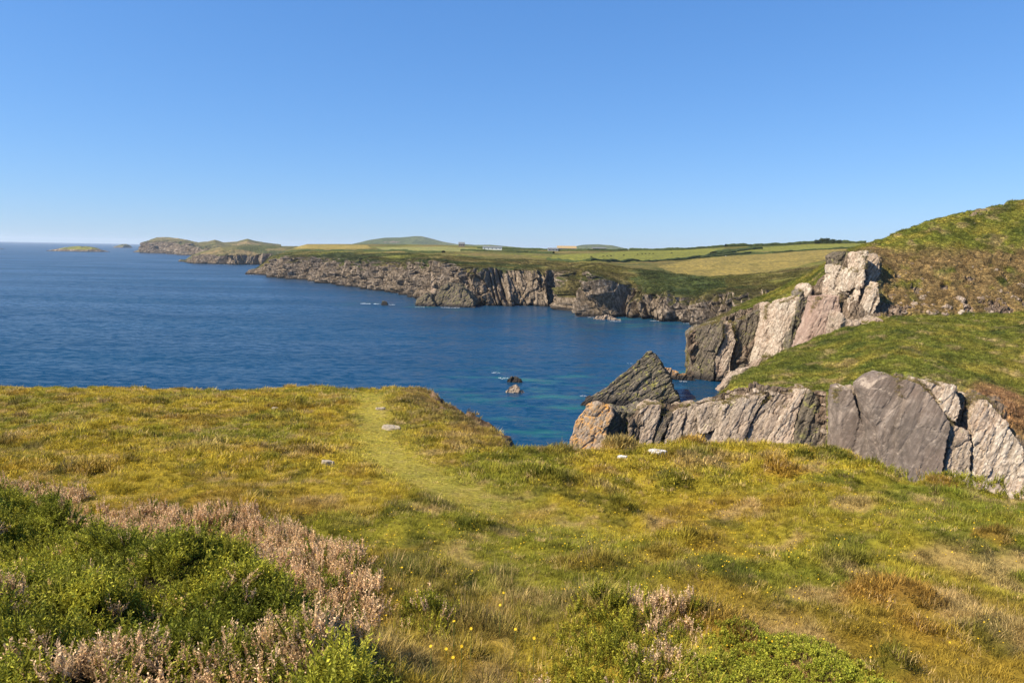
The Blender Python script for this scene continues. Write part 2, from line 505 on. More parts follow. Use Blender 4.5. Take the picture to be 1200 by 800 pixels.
def near_colour(x, y):
    p = xyz(x, y)
    n1 = fbm(p * np.array([.35, .28, 1]), 4, 41); n2 = fbm(p * np.array([1.1, .8, 1]), 4, 42); n3 = fbm(p * np.array([.8, .55, 1]), 4, 43)
    n4 = fbm(p * np.array([2.2, 1.5, 1]), 3, 44)
    right = sstep(-1.5, 3.5, x - .02 * y)
    c = lerp(np.tile(C_YEL, (len(x), 1)), C_GRN, np.clip(sstep(-.05, .4, n1 + .3 * n4) * .75 + .42 * right * sstep(-.35, .35, n2), 0, 1))
    c = lerp(c, C_OCH, .6 * sstep(.05, .45, n3))
    c = lerp(c, C_TAN, .7 * sstep(.24, .5, fbm(p * np.array([1.9, 1.5, 1]), 4, 45) + .08 * right))
    c = lerp(c, C_DRK, .6 * sstep(.26, .48, fbm(p * np.array([2.0, 1.4, 1]), 4, 46) + .07 * right))
    es = polydist(x, y, EDGE)
    scrub = sstep(2.4, .3, es + .5 * n2) * sstep(-6.2, -4.6, x) * sstep(1.2, -.4, x) * sstep(15.5, 18, y)
    c = lerp(c, np.array([.27, .175, .06]), .8 * scrub * sstep(-.4, .2, n4))
    c = lerp(c, np.array([.07, .07, .02]), .7 * scrub * sstep(.1, .4, n3))
    dome, cid, rnd = tussock(x, y)
    tw = sstep(.05, .45, dome) * (.45 + .55 * right)
    c = lerp(c, C_GRN * .62, .75 * tw * (rnd < .34)); c = lerp(c, np.array([.36, .19, .045]), .6 * tw * ((rnd > .34) & (rnd < .5))); c = lerp(c, C_TAN * .95, .55 * tw * (rnd > .86))
    pd = polydist(x, y, PATH)
    c = lerp(c, C_PATH, .62 * (1 - sstep(.2, 1.15, pd + .3 * n4)) * sstep(8.5, 12, y))
    return c

def ground_near():
    xs = np.concatenate([np.linspace(-130, -32, 24), np.linspace(-31, -10, 120), np.linspace(-9.9, 9, 190), np.linspace(9.3, 55, 40)])
    ys = np.concatenate([np.linspace(-50, 0, 20), np.linspace(.3, 20, 190), np.linspace(20.15, 46, 170), np.linspace(47, 75, 14)])
    X, Y = np.meshgrid(xs, ys)
    z, s = near_z(X.ravel(), Y.ravel())
    v = np.stack([X.ravel(), Y.ravel(), z], -1)
    nt = NT('near_turf')
    a = nt.attr('col').outputs['Color']; r = nt.attr('rock').outputs['Fac']
    vec = nt.coord()
    g1 = nt.noise(vec, 14, 5, .7); g2 = nt.noise(vec, 2, 5, .6)
    g = nt.mix(1., a, nt.ramp(g1, [(.3, (.45, .42, .4)), (.7, (1.25, 1.2, 1.1))]), 'MULTIPLY')
    soil = nt.ramp(nt.noise(vec, 2.4, 6, .7), [(.3, (.03, .022, .016)), (.5, (.13, .085, .05)), (.7, (.27, .18, .11))])
    c = nt.mix(nt.ramp(nt.math('ADD', r, nt.math('MULTIPLY_ADD', g2, .8, -.4)), [(.4, (0, 0, 0)), (.6, (1, 1, 1))]), g, soil)
    nt.bsdf(c, .95, nt.bump(nt.math('ADD', g1, g2), .8, .05), .1)
    me = mesh_from('headland', v, grid_faces(len(ys), len(xs)), nt.m, True)
    attr_c(me, 'col', near_colour(v[:, 0], v[:, 1]) * .75)
    n = grid_normals(v.reshape(len(ys), len(xs), 3)).reshape(-1, 3)
    attr_f(me, 'rock', np.maximum(sstep(.85, .6, np.abs(n[:, 2])), sstep(-.1, .3, s) * prom(v[:, 0], v[:, 1])))
    o = link('headland', me)
    tag(o, 'grassy cliff top sloping down to its eroded edge', 'headland', kind='structure')
    return o, me
near_o, near_me = ground_near()
near_bvh = bvh_of(near_me)

# ------------------------------------------------------------------ banded surfaces from ray columns
def surface(columns, px_list, segs):
    """columns: {px: [(depth, row) or (depth, None, z), ...]}; returns grid (rows, cols, 3), row numbers t and px"""
    keys = sorted(columns)
    ctrl = []
    for k in keys:
        pts = []
        for c in columns[k]:
            if c[1] is None: pts.append((c[0], c[2]))
            else: pts.append((c[0], float(at(k, c[1], c[0])[2])))
        ctrl.append(pts)
    ctrl = np.array(ctrl)                                  # cols, k, (d, z)
    K = ctrl.shape[1]
    t = np.concatenate([np.linspace(i, i + 1, n, endpoint=False) for i, n in enumerate(segs)] + [[K - 1]])
    px = np.array(px_list, float)
    dz = np.empty((len(px), K, 2))
    for j in range(K):
        for q in range(2):
            dz[:, j, q] = np.interp(px, keys, ctrl[:, j, q])
    g = np.empty((len(t), len(px), 3))
    for c in range(len(px)):
        d = np.interp(t, np.arange(K), dz[c, :, 0]); zz = np.interp(t, np.arange(K), dz[c, :, 1])
        ff = d * CP - (zz - H) * SP; b0 = d * SP + (zz - H) * CP
        g[:, c, 0] = ((px[c] - 600) / F * ff - b0 * SR) / CR
        g[:, c, 1] = d
        g[:, c, 2] = zz
    return g, t, px

def pix(p):
    """back to photograph pixels, for laying out what grows where"""
    p = np.asarray(p, float)
    x, y, z = p[..., 0], p[..., 1], p[..., 2] - H
    f = y * CP - z * SP; b0 = y * SP + z * CP
    return 600 + F * (x * CR + b0 * SR) / f, 400 - F * (b0 * CR - x * SR) / f

# ------------------------------------------------------------------ the rocky headland across the gully
def hid(d, z): return (d, None, z)
B = {
 735: [hid(110, -4), (117, 492), hid(121, 3), hid(127, -4), hid(190, -4), hid(200, -4), hid(205, -4), hid(210, -4), hid(240, -4), hid(300, -4)],
 752: [hid(111, -4), (118, 481), hid(122, 5), hid(129, -4), hid(190, -4), hid(200, -4), hid(205, -4), hid(210, -4), hid(240, -4), hid(300, -4)],
 770: [hid(111, -4), (118, 474), hid(122, 6), hid(130, -4), hid(190, -4), hid(200, -4), hid(205, -4), hid(210, -4), hid(240, -4), hid(300, -4)],
 803: [hid(110, -4), (117, 472), hid(122, 6), hid(131, -4), hid(192, -4), hid(197, -4), hid(205, -4), hid(210, -4), hid(240, -4), hid(300, -4)],
 809: [hid(110, -4), (117, 471), hid(122, 7), hid(131, -4), hid(192, -4), (196, 390), (202, 389), hid(206, 6), hid(214, -4), hid(300, -4)],
 830: [hid(109, -4), (115, 466), hid(120, 8), hid(131, -4), hid(191, -4), (197, 379), (206, 376), hid(212, 8), hid(220, -4), hid(300, -4)],
 860: [hid(107, -4), (113, 454), (124, 447), (134, 443), hid(188, -4), (196, 368), (206, 363), (213, 361), hid(225, -4), hid(300, -4)],
 890: [hid(105, -4), (111, 452), (130, 436), (145, 428), hid(183, 0), (195, 358), (208, 350), (217, 347), hid(235, -4), hid(300, -4)],
 920: [hid(103, -4), (109, 455), (130, 430), (150, 411), hid(178, 7), (193, 349), (208, 340), (222, 334), hid(245, 4), hid(300, -4)],
 950: [hid(101, -4), (107, 458), (132, 425), (158, 400), hid(174, 12), (190, 339), (208, 325), (224, 319), hid(255, 14), hid(330, 8)],
 978: [hid(99, -4), (105, 462), (132, 420), (162, 388), hid(172, 15.5), (187, 316), (205, 307), (220, 303), hid(260, 24), hid(330, 20)],
 1000: [hid(96, -4), (102, 458), (132, 412), (164, 382), (170, 378), (184, 297), (200, 292), (215, 291), hid(260, 30), hid(340, 26)],
 1022: [hid(93, -4), (100, 449), (132, 405), (164, 376), (169, 373), (184, 297), (198, 288), (212, 284), hid(260, 32), hid(340, 28)],
 1050: [hid(91, -4), (98, 443), (132, 400), (164, 374), (168, 371), (180, 322), (192, 292), (206, 273), hid(260, 35), hid(340, 30)],
 1100: [hid(88, -4), (95, 450), (132, 402), (164, 373), (168, 370), (178, 326), (190, 288), (208, 255), hid(262, 40), hid(340, 33)],
 1130: [hid(87, -4), (94, 464), (132, 405), (164, 372), (168, 369), (178, 326), (190, 287), (209, 247.5), hid(265, 41), hid(340, 33)],
 1155: [hid(86, -4), (93, 470), (131, 408), (164, 371), (168, 368), (178, 326), (190, 286), (211, 244), hid(265, 42), hid(340, 33)],
 1200: [hid(85, -4), (91, 487), (130, 410), (164, 369), (168, 366), (178, 325), (190, 283), (213, 233), hid(270, 44), hid(350, 34)],
 1300: [hid(80, -4), (88, 500), (128, 410), (164, 364), (168, 361), (178, 320), (191, 270), (218, 208), hid(280, 48), hid(360, 36)],
 1600: [hid(72, -4), (82, 520), (124, 410), (164, 355), (168, 352), (178, 310), (192, 250), (225, 180), hid(290, 50), hid(380, 36)],
}
for k_ in list(B):
    f_ = float(np.interp(k_, [735, 890, 1000], [1.09, 1.09, 1.0]))
    B[k_] = [p if i < 4 else (p[0] * f_,) + tuple(p[1:]) for i, p in enumerate(B[k_])]
def build_cliff():
    pxl = np.concatenate([np.arange(735, 1215, 1.15), np.arange(1216, 1600, 8)])
    g, t, px = surface(B, pxl, [64, 34, 40, 26, 84, 34, 40, 12, 4])
    nr, nc = len(t), len(px)
    T = np.repeat(t[:, None], nc, 1); PX = np.repeat(px[None], nr, 0)
    n = grid_normals(g); n[n[..., 1] > .98] *= 1
    up = np.where(n[..., 2:3] < 0, -1, 1); n = n * up
    # where rock shows
    P = g.reshape(-1, 3)
    qx, qy = pix(g)
    nz1 = fbm(P * .12, 4, 61).reshape(nr, nc); nz2 = fbm(P * .45, 4, 62).reshape(nr, nc)
    front = sstep(1.16, 1.0, T + .10 * nz2)
    gully = np.exp(-((PX - 976) / 9.) ** 2)
    front = front * (1 - .9 * gully) * (1 - .85 * sstep(1150, 1200, PX) * sstep(.75, .95, T))
    rear = sstep(3.8, 4.0, T) * sstep(5.12, 5.0, T + .05 * nz2) * sstep(1055, 1010, PX)
    scree = sstep(3.95, 4.05, T) * sstep(5.6, 4.6, T) * sstep(1000, 1045, PX) * sstep(.16, .5, nz2 + .28 * sstep(4.5, 4.1, T))
    crest = sstep(6.55, 6.85, T) * sstep(1060, 1110, PX) * sstep(.25, .4, nz2) * .6
    rock = np.clip(np.maximum.reduce([front, rear, scree, crest]), 0, 1)
    # albedo of what grows on it
    heath = sstep(3.95, 4.1, T) * sstep(6.05, 5.6, T + .3 * nz1) * sstep(985, 1030, PX)
    c_g = np.array([.15, .16, .026]); c_y = np.array([.25, .215, .04]); c_b = np.array([.235, .16, .075]); c_t = np.array([.36, .26, .14])
    cc = np.tile(c_g, (nr * nc, 1))
    cc = lerp(cc, c_y, sstep(-.1, .5, fbm(P * .16, 4, 63)))
    cc = lerp(cc, c_t, .6 * sstep(.18, .5, fbm(P * .3, 4, 64)))
    cc = lerp(cc, np.array([.055, .075, .016]), .75 * sstep(.12, .45, fbm(P * .22, 4, 65)))
    cc = lerp(cc, c_b, .92 * heath.ravel() * sstep(-.75, -.1, fbm(P * .3, 3, 66)))
    cc = lerp(cc, np.array([.17, .13, .06]), .7 * (sstep(4.0, 4.2, T) * sstep(870, 850, PX)).ravel())
    soil = sstep(1120, 1150, PX) * sstep(.7, .95, T) * sstep(1.28, 1.1, T + .15 * nz1)
    cc = lerp(cc, np.array([.30, .165, .085]), .9 * soil.ravel())
    # relief: bedded blocks on rock, tussocks on grass
    ca, sa = math.cos(math.radians(62)), math.sin(math.radians(62))
    across = P[:, 0] * sa - P[:, 2] * ca + .25 * P[:, 1]; along = P[:, 0] * ca + P[:, 2] * sa
    S = np.stack([across / 1.6, along / 5., P[:, 1] / 4.], -1) + .12 * np.stack([fbm(P * .4, 2, 5)] * 3, -1)
    b1, id1 = cells(S, 71); b2, id2 = cells(S * 2.4 + 3, 72)
    rel = (id1 - .5) * 1.5 - .5 * sstep(.16, 0, b1) + (id2 - .5) * .55 - .22 * sstep(.14, 0, b2) + .5 * fbm(P * .5, 4, 73)
    soft = .45 * fbm(P * .25, 3, 74) + .42 * fbm(P * .8, 3, 75)
    w = rock.ravel()
    depthw = np.where(T.ravel() > 4.3, 1.15, .8)
    disp = w * rel * depthw + (1 - w) * soft * sstep(0, .5, T.ravel())
    # scree and heath slope is lumpy
    disp += heath.ravel() * (.7 * fbm(P * .35, 3, 76) + .5 * (cells(P * .55, 77)[1] - .5) * sstep(-.1, .3, nz2.ravel()))
    v = P + n.reshape(-1, 3) * disp[:, None]
    v[:, 2] = np.where(P[:, 2] < -3.5, -4., v[:, 2])
    me = mesh_from('cliff', v, grid_faces(nr, nc), M['cliff'], False)
    attr_c(me, 'col', cc); attr_f(me, 'rock', rock.ravel())
    o = link('cliff', me)
    tag(o, 'rocky headland with grassy shelf and hill across the gully', 'headland', kind='structure')
    return o, me, v, rock.ravel(), cc, T.ravel(), PX.ravel()
cliff_o, cliff_me, cliff_v, cliff_rock, cliff_cc, cliff_T, cliff_PX = build_cliff()
cliff_bvh = bvh_of(cliff_me)

# ------------------------------------------------------------------ rocks from outlines
_tmp = 0
def rock_mesh(front, back, mat, voxel, relief, seed, strata=(.87, .2, -.45), bed=1.2, stretch=3., smooth=False):
    """solid between two 3D outlines, remeshed and broken into bedded blocks"""
    n = len(front)
    bm = bmesh.new()
    a = [bm.verts.new(p) for p in front]; b = [bm.verts.new(p) for p in back]
    bm.faces.new(a); bm.faces.new(b[::-1])
    for i in range(n):
        bm.faces.new((a[i], b[i], b[(i + 1) % n], a[(i + 1) % n]))
    bmesh.ops.triangulate(bm, faces=bm.faces[:])
    bmesh.ops.recalc_face_normals(bm, faces=bm.faces[:])
    me = bpy.data.meshes.new('rock_tmp'); bm.to_mesh(me); bm.free()
    o = bpy.data.objects.new('rock_tmp', me); col.objects.link(o)
    md = o.modifiers.new('r', 'REMESH'); md.mode = 'VOXEL'; md.voxel_size = voxel
    dg = bpy.context.evaluated_depsgraph_get()
    ev = o.evaluated_get(dg)
    m2 = bpy.data.meshes.new_from_object(ev)
    bpy.data.objects.remove(o); bpy.data.meshes.remove(me)
    k = len(m2.vertices)
    v = np.empty(k * 3, np.float32); m2.vertices.foreach_get('co', v); v = v.reshape(-1, 3).astype(float)
    nn = np.empty(k * 3, np.float32); m2.vertices.foreach_get('normal', nn); nn = nn.reshape(-1, 3).astype(float)
    s = np.array(strata, float); s /= np.linalg.norm(s)
    t1 = np.cross(s, [0, 1, 0]); t1 /= np.linalg.norm(t1); t2 = np.cross(s, t1)
    S = np.stack([v @ s / bed, v @ t1 / (bed * stretch), v @ t2 / (bed * stretch)], -1)
    S = S + .15 * np.stack([fbm(v * (.6 / bed), 2, seed)] * 3, -1)
    b1, id1 = cells(S, seed + 1); b2, id2 = cells(S * 2.3 + 5.1, seed + 2)
    d = (id1 - .5) * 1.0 - .35 * sstep(.15, 0, b1) + (id2 - .5) * .4 - .15 * sstep(.14, 0, b2) + .35 * fbm(v * (.8 / bed), 3, seed + 3)
    v = v + nn * (d * relief)[:, None]
    m2.vertices.foreach_set('co', v.astype(np.float32).ravel())
    m2.materials.clear(); m2.materials.append(mat)
    m2.polygons.foreach_set('use_smooth', np.full(len(m2.polygons), smooth))
    m2.update()
    return m2

def traced(poly, d, lean=0., turn=0., thick=3., shift=(0, 0, 0), shrink=1.):
    """an outline of pixels as a tilted face: lean moves its top back, turn moves its left side back"""
    pts = np.array([at(px, py, d) for px, py in poly])
    c = pts.mean(0)
    out = []
    for (px, py), p in zip(poly, pts):
        dd = d + lean * (p[2] - c[2]) - turn * (p[0] - c[0])
        out.append(at(px, py, dd))
    out = np.array(out)
    cc = out.mean(0)
    back = (out - cc) * shrink + cc + np.array([0, thick, 0]) + np.array(shift)
    return out.tolist(), back.tolist()

RIM = []
def slab(poly, d, mat, lean=.25, turn=.35, thick=3., relief=.25, voxel=.28, seed=1, name='rock_slab', parent=None, bed=1.2, strata=(.87, .2, -.45), shift=(0, 0, 0), shrink=1., stretch=3.):
    f, b = traced(poly, d, lean, turn, thick, shift, shrink)
    me = rock_mesh(f, b, mat, voxel, relief, seed, strata, bed, stretch)
    me.name = name
    if name == 'rock_slab':
        zc = np.mean([p[2] for p in f]); n_ = len(f)
        RIM.extend((f[i], f[(i + 1) % n_]) for i in range(n_) if f[i][2] > zc + 1 and f[(i + 1) % n_][2] > zc + 1)
    return link(name, me, parent)

def cliff_depth(poly, off):
    ds = []
    cx = sum(p[0] for p in poly) / len(poly); cy = sum(p[1] for p in poly) / len(poly)
    for px, py in poly + [(cx, cy)]:
        h = hit(cliff_bvh, cx + (px - cx) * .7, cy + (py - cy) * .7)
        if h is not None: ds.append(h.y)
    ds.sort()
    return ds[len(ds) // 2] - off if ds else 110.

FRONT = [
 ([(750, 482), (760, 474), (776, 474), (772, 492), (763, 525), (758, 545), (746, 545)], 'rock_pink', .3),
 ([(777, 487), (789, 484), (786, 494), (776, 512), (770, 545), (760, 545), (766, 515)], 'rock_wall', -.3),  # shade of the recess between slabs is put into the dark rock colour
 ([(788, 484), (798, 477), (806, 479), (800, 500), (796, 545), (771, 545), (780, 512)], 'rock_pink', .5),
 ([(806, 477), (819, 474), (818, 495), (816, 545), (797, 545), (800, 500)], 'rock_pink', 0.),
 ([(819, 480), (834, 473), (849, 469), (851, 480), (843, 500), (834, 506), (819, 510)], 'rock_pink', .2),
 ([(818, 511), (844, 505), (838, 545), (815, 545)], 'rock_pink', .1),
 ([(849, 476), (868, 466), (880, 469), (899, 461), (893, 475), (876, 505), (862, 545), (836, 545)], 'rock_pink', .6),
 ([(894, 475), (913, 461), (920, 462), (906, 485), (889, 510), (875, 545), (861, 545), (876, 506)], 'rock_pink', .2),
 ([(920, 463), (933, 458), (922, 480), (906, 505), (894, 522), (888, 545), (873, 545), (889, 510)], 'rock_pink', .5),
 ([(934, 458), (949, 455), (939, 475), (933, 500), (928, 545), (887, 545), (910, 500)], 'rock_pale', .8),
 ([(949, 456), (959, 465), (965, 480), (963, 505), (968, 545), (928, 545), (934, 500)], 'rock_wall', .0),
 ([(985, 472), (988, 457), (997, 455), (1003, 470), (1013, 500), (1024, 530), (1022, 560), (984, 556)], 'rock_grey', .8),
 ([(1005, 457), (1014, 455), (1021, 490), (1031, 535), (1026, 560), (1013, 502)], 'rock_pink', .4),
 ([(1016, 456), (1030, 444), (1042, 440), (1056, 444), (1062, 470), (1051, 500), (1050, 572), (1038, 570), (1030, 520), (1022, 482)], 'rock_grey', .8),
 ([(1057, 445), (1078, 450), (1097, 470), (1116, 496), (1111, 520), (1098, 604), (1051, 604), (1052, 500), (1063, 470)], 'rock_grey', 1.2),
 ([(1098, 472), (1118, 498), (1136, 505), (1140, 520), (1134, 604), (1098, 604), (1112, 520)], 'rock_pink', .6),
 ([(1084, 447), (1105, 452), (1120, 452), (1128, 475), (1123, 496), (1112, 490), (1098, 468)], 'rock_pale', .9),
 ([(1147, 466), (1158, 468), (1175, 487), (1195, 515), (1208, 545), (1214, 606), (1134, 606), (1141, 520), (1136, 490)], 'rock_pale', .9),
]
REAR = [
 ([(809, 391), (817, 384), (848, 376), (848, 396), (837, 420), (837, 447), (818, 447), (809, 432)], 'rock_wall', 1.5, .5),
 ([(850, 379), (858, 377), (863, 400), (857, 420), (857, 447), (838, 447), (838, 420), (848, 400)], 'rock_pink', 2.2, .3),
 ([(860, 380), (890, 362), (898, 359), (896, 380), (886, 415), (872, 447), (858, 447), (863, 402)], 'rock_wall', .8, .2),
 ([(900, 358), (911, 355), (913, 370), (905, 395), (901, 432), (882, 432), (893, 395), (900, 375)], 'rock_pale', 2.4, .5),
 ([(915, 356), (938, 347), (937, 358), (928, 380), (924, 400), (918, 432), (907, 432), (912, 395)], 'rock_pale', 2.2, .4),
 ([(939, 341), (950, 338), (958, 347), (955, 365), (945, 390), (935, 425), (921, 425), (928, 385)], 'rock_dark', .2, -.2),  # dark rock colour stands in for the shade beside the columns
 ([(960, 350), (985, 346), (987, 366), (981, 390), (966, 400), (934, 425), (945, 391), (955, 365)], 'rock_rose', 2.0, .35),
 ([(981, 311), (990, 311), (991, 330), (987, 346), (989, 362), (978, 347), (976, 336)], 'rock_pale', 2.2, .5),
 ([(997, 320), (1004, 314), (1008, 322), (1004, 335), (994, 345)], 'rock_pale', 1.8, .4),
 ([(1008, 298), (1017, 294), (1015, 320), (1010, 345), (1004, 362), (997, 374), (995, 362), (1004, 340)], 'rock_pale', 1.6, .6),
 ([(1018, 295), (1030, 298), (1034, 320), (1027, 331), (1018, 336), (1016, 315)], 'rock_pale', 2.0, .3),
 ([(1020, 339), (1031, 329), (1034, 350), (1023, 372), (1009, 380), (1014, 358)], 'rock_pale', 1.5, .5),
 ([(986, 364), (996, 376), (1014, 380), (1034, 372), (1040, 378), (1012, 392), (982, 396)], 'rock_pink', 1.2, .2),
 ([(840, 459), (856, 441), (896, 419), (904, 418), (899, 428), (871, 445), (848, 460)], 'rock_pink', None, .3),
 ([(942, 337), (948, 331), (952, 338), (950, 348), (943, 348)], 'rock_pale', 2.4, .3),
 ([(978, 300), (986, 295), (1000, 295), (997, 312), (981, 313)], 'rock_wall', 1.2, .2),
]
def build_slabs():
    for i, (poly, m, off) in enumerate(FRONT):
        d = cliff_depth(poly, 1.0 + off * .6)
        slab(poly, d, M[m], .32, .34 if m != 'rock_wall' else .1, 4.5, .19 if m == 'rock_grey' else .34, .21, 100 + i * 7, parent=cliff_o, bed=.85 if m != 'rock_grey' else 2.2, stretch=5.)
    for i, (poly, m, off, turn) in enumerate(REAR):
        d = cliff_depth(poly, off * 1.7) if off is not None else 148.
        slab(poly, d, M[m], .22 if off is not None else .05, turn * 1.5, 7. if off is not None else 2.5, .18 if m == 'rock_grey' else .6, .36, 300 + i * 7, parent=cliff_o, bed=1.1, stretch=6., strata=(.95, .2, -.32))
    # loose rocks and low outcrops: on the scree slope, along the rims
    k = 0
    spots = [(1073, 357, 9), (1083, 349, 8), (1082, 357, 7), (1088, 343, 4), (1123, 351, 12), (1110, 360, 10), (1131, 358, 8), (1150, 350, 9), (1158, 349, 7), (1172, 341, 6), (1196, 335, 8), (1190, 350, 9),
             (1160, 366, 9), (1093, 366, 10), (1106, 368, 9), (1050, 364, 8), (1060, 366, 6), (1142, 312, 5), (1150, 316, 4), (1168, 317, 5), (1185, 322, 5), (1070, 309, 4), (1092, 313, 4), 
             (1142, 262, 4), (1150, 251, 4), (1080, 339, 3), (1182, 366, 9), (1128, 366, 8), (1140, 364, 7)]
    for _ in range(36):
        spots.append((rng.uniform(1035, 1205), 372 - 52 * rng.random() ** 1.6, rng.uniform(1.2, 3.6)))
    for _ in range(26):
        px = rng.uniform(845, 965); spots.append((px, np.interp(px, [845, 900, 965], [462, 462, 466]) + rng.uniform(-6, 6), rng.uniform(3, 7)))
    for _ in range(16):
        spots.append((rng.uniform(900, 985), rng.uniform(330, 400), rng.uniform(3, 6)))
    spots += [(969, 505, 7), (974, 518, 8), (980, 490, 6), (972, 488, 6), (968, 474, 5), (978, 530, 8)]
    for px, py, r in spots:
        h = hit(cliff_bvh, px, py)
        if h is None: continue
        r = r * (.68 if py < 375 else 1.); R = r * h.y / F
        a = [(px + r * (1 + .35 * rng.standard_normal() * .6) * math.cos(q), py + r * .6 * (1 + .25 * rng.standard_normal()) * math.sin(q)) for q in np.linspace(0, 2 * math.pi, 7)[:-1]]
        slab(a, h.y - R * .1, M['rock_pale' if rng.random() < .35 else 'rock_pink'], .7, .2, R * 1.4, R * .22, max(R * .22, .09), 1000 + k, 'rock', cliff_o, R * .9, shift=(0, 0, -R * .2), shrink=.9)
        k += 1
build_slabs()

# sea stack with its lichened left slope
def build_stack():
    o = slab([(672, 478), (690, 466), (706, 456), (726, 440), (744, 424), (757, 412), (763, 410), (770, 417), (780, 433), (789, 452), (799, 474), (806, 500), (668, 500)],
             174., M['rock_dark'], .55, -.05, 14., .55, .3, 900, 'sea_stack', None, 1.25, (-.60, .3, .74), (5., 0, -1.), .72, 4.)
    tag(o, 'dark pointed sea stack with a yellow lichened sloping edge', 'sea stack')
    o = slab([(668, 552), (668, 516), (671, 500), (676, 488), (684, 480), (686, 474), (700, 471), (716, 476), (720, 486), (712, 500), (708, 552)],
             117., M['rock_orange'], .22, .55, 9., .55, .26, 930, 'rock_outcrop', None, 1.5, shift=(1.5, 0, -1), shrink=.8)
    tag(o, 'orange lichened rock outcrop at the water in front of the pointed stack', 'rock')
    o = slab([(706, 552), (711, 498), (718, 480), (732, 482), (746, 482), (754, 478), (752, 500), (748, 552)],
             119., M['rock_dark'], .2, -.15, 6., .6, .26, 950, 'rock_outcrop', None, 1.3)  # shade on the lump's right side is painted as dark rock
    tag(o, 'dark shaded rock outcrop between the orange rock and the pale slabs', 'rock')
build_stack()

def skerry(poly, row, mat, label, relief=.3, vox=.22, thick=3.):
    d = sea_depth(sum(p[0] for p in poly) / len(poly), row)
    o = slab(poly, d, M[mat], .4, .1, thick, relief * 1.7, vox, int(poly[0][0]), 'skerry', None, 1.1, shift=(.4, 0, -.6), shrink=.75)
    tag(o, label, 'sea rock', 'low rocks standing in the sea')
skerry([(592, 464), (594, 455), (598, 451), (604, 450), (609, 456), (615, 461), (617, 465)], 460, 'rock_skerry', 'pinkish rounded sea rock lying below its dark rough twin', .3)
skerry([(591, 452), (594, 444), (602, 440), (610, 444), (614, 452)], 448, 'rock_dark', 'dark rough sea rock surrounded by turquoise shallows', .3)
skerry([(684, 474), (687, 466), (692, 463), (698, 465), (704, 474)], 470, 'rock_dark', 'small dark sea rock at the foot of the orange lichened outcrop', .3)
skerry([(774, 440), (778, 430), (786, 431), (798, 437), (812, 440), (818, 447), (800, 447)], 445, 'rock_orange', 'low ochre reef linking the pointed stack to the cliff', .35)
skerry([(693, 375), (700, 370), (712, 369), (722, 372), (730, 376), (712, 377)], 374.5, 'rock_skerry', 'flat pinkish sea rock below the far cliffs', .5, .5, 6.)
skerry([(446, 358), (448, 353), (451, 352), (455, 358)], 357.5, 'rock_dark', 'lone tiny dark sea rock beside white surf off the far cliffs', .4, .4, 4.)

# ------------------------------------------------------------------ the far coast
def coast(columns, pxl, segs, mat, name, label, amp, fscale, paint, seed, cliffw=1.0):
    g, t, px = surface(columns, pxl, segs)
    nr, nc = len(t), len(px)
    T = np.repeat(t[:, None], nc, 1).ravel(); PX = np.repeat(px[None], nr, 0).ravel()
    P = g.reshape(-1, 3)
    # coast direction gives the outward side
    toe = g[0]; tang = np.gradient(toe, axis=0); out = np.stack([tang[:, 1], -tang[:, 0]], -1)
    for k in range(3):
        out = np.stack([np.convolve(np.pad(out[:, q], 20, mode='edge'), np.ones(41) / 41, 'valid') for q in range(2)], -1)
    out /= np.linalg.norm(out, axis=1, keepdims=True)
    OUT = np.repeat(out[None], nr, 0).reshape(-1, 2)
    arc = np.concatenate([[0], np.cumsum(np.linalg.norm(np.diff(toe[:, :2], axis=0), axis=1))])
    A = np.repeat(arc[None], nr, 0).ravel()
    w = sstep(1.9, 1.0, T) * cliffw
    Q = np.stack([A, P[:, 2] * .4, 0 * A], -1) * fscale
    butt = 1 - np.abs(fbm(Q * .035, 3, seed)) * 2.4
    cre = 1 - np.abs(fbm(Q * .11 + 9, 3, seed + 1)) * 2.6
    S = np.stack([(A + .25 * P[:, 2]) / 5., P[:, 2] / 10., P[:, 1] / 12.], -1) * fscale
    b1, id1 = cells(S, seed + 2); b2, id2 = cells(S * 2.6 + 4, seed + 3)
    Qv = np.stack([A + .3 * P[:, 2], P[:, 2] * .1, 0 * A], -1) * fscale
    slot = np.exp(-(fbm(Qv * .035 + 31, 3, seed + 11) / .05) ** 2) + .6 * np.exp(-(fbm(Qv * .09 + 51, 3, seed + 12) / .07) ** 2)
    dd = -amp * 1.25 * slot + amp * (butt * 1.25 + cre * .75 + (id1 - .5) * .5 + (id2 - .5) * .25 - .2 * sstep(.15, 0, b1))
    slope = sstep(0, 1, T)
    dd = dd - amp * .9 * slope * sstep(0, 1.4, T)
    v = P.copy()
    v[:, :2] += OUT * (w * dd)[:, None]
    v[:, 2] += np.where(T > .8, (fbm(P * .03 * fscale, 4, seed + 4) * 1.6 + fbm(P * .12 * fscale, 3, seed + 5) * .8) * sstep(.8, 1.3, T) / fscale ** .5 * sstep(4.0, 2.6, T), 0)
    # ragged rim
    v[:, 2] += w * sstep(.3, .9, T) * sstep(1.6, 1.0, T) * amp * (.3 * fbm(Q * .16, 4, seed + 6) + .4 * fbm(Q * .04 + 7, 2, seed + 8))
    v[:, 2] = np.where(P[:, 2] < -2.5, P[:, 2], v[:, 2])
    n = grid_normals(v.reshape(nr, nc, 3)).reshape(-1, 3)
    steep = 1 - np.abs(n[:, 2])
    nz = fbm(P * .05 * fscale, 4, seed + 7)
    rock = np.clip(sstep(.22, .55, steep + .25 * nz) * sstep(1.7, 1.15, T + .3 * nz), 0, 1)
    cc, rock = paint(v, T, PX, rock, nz)
    me = mesh_from(name, v, grid_faces(nr, nc), mat, False)
    attr_c(me, 'col', cc); attr_f(me, 'rock', rock)
    o = link(name, me)
    tag(o, label, 'coast', kind='structure')
    return o, me

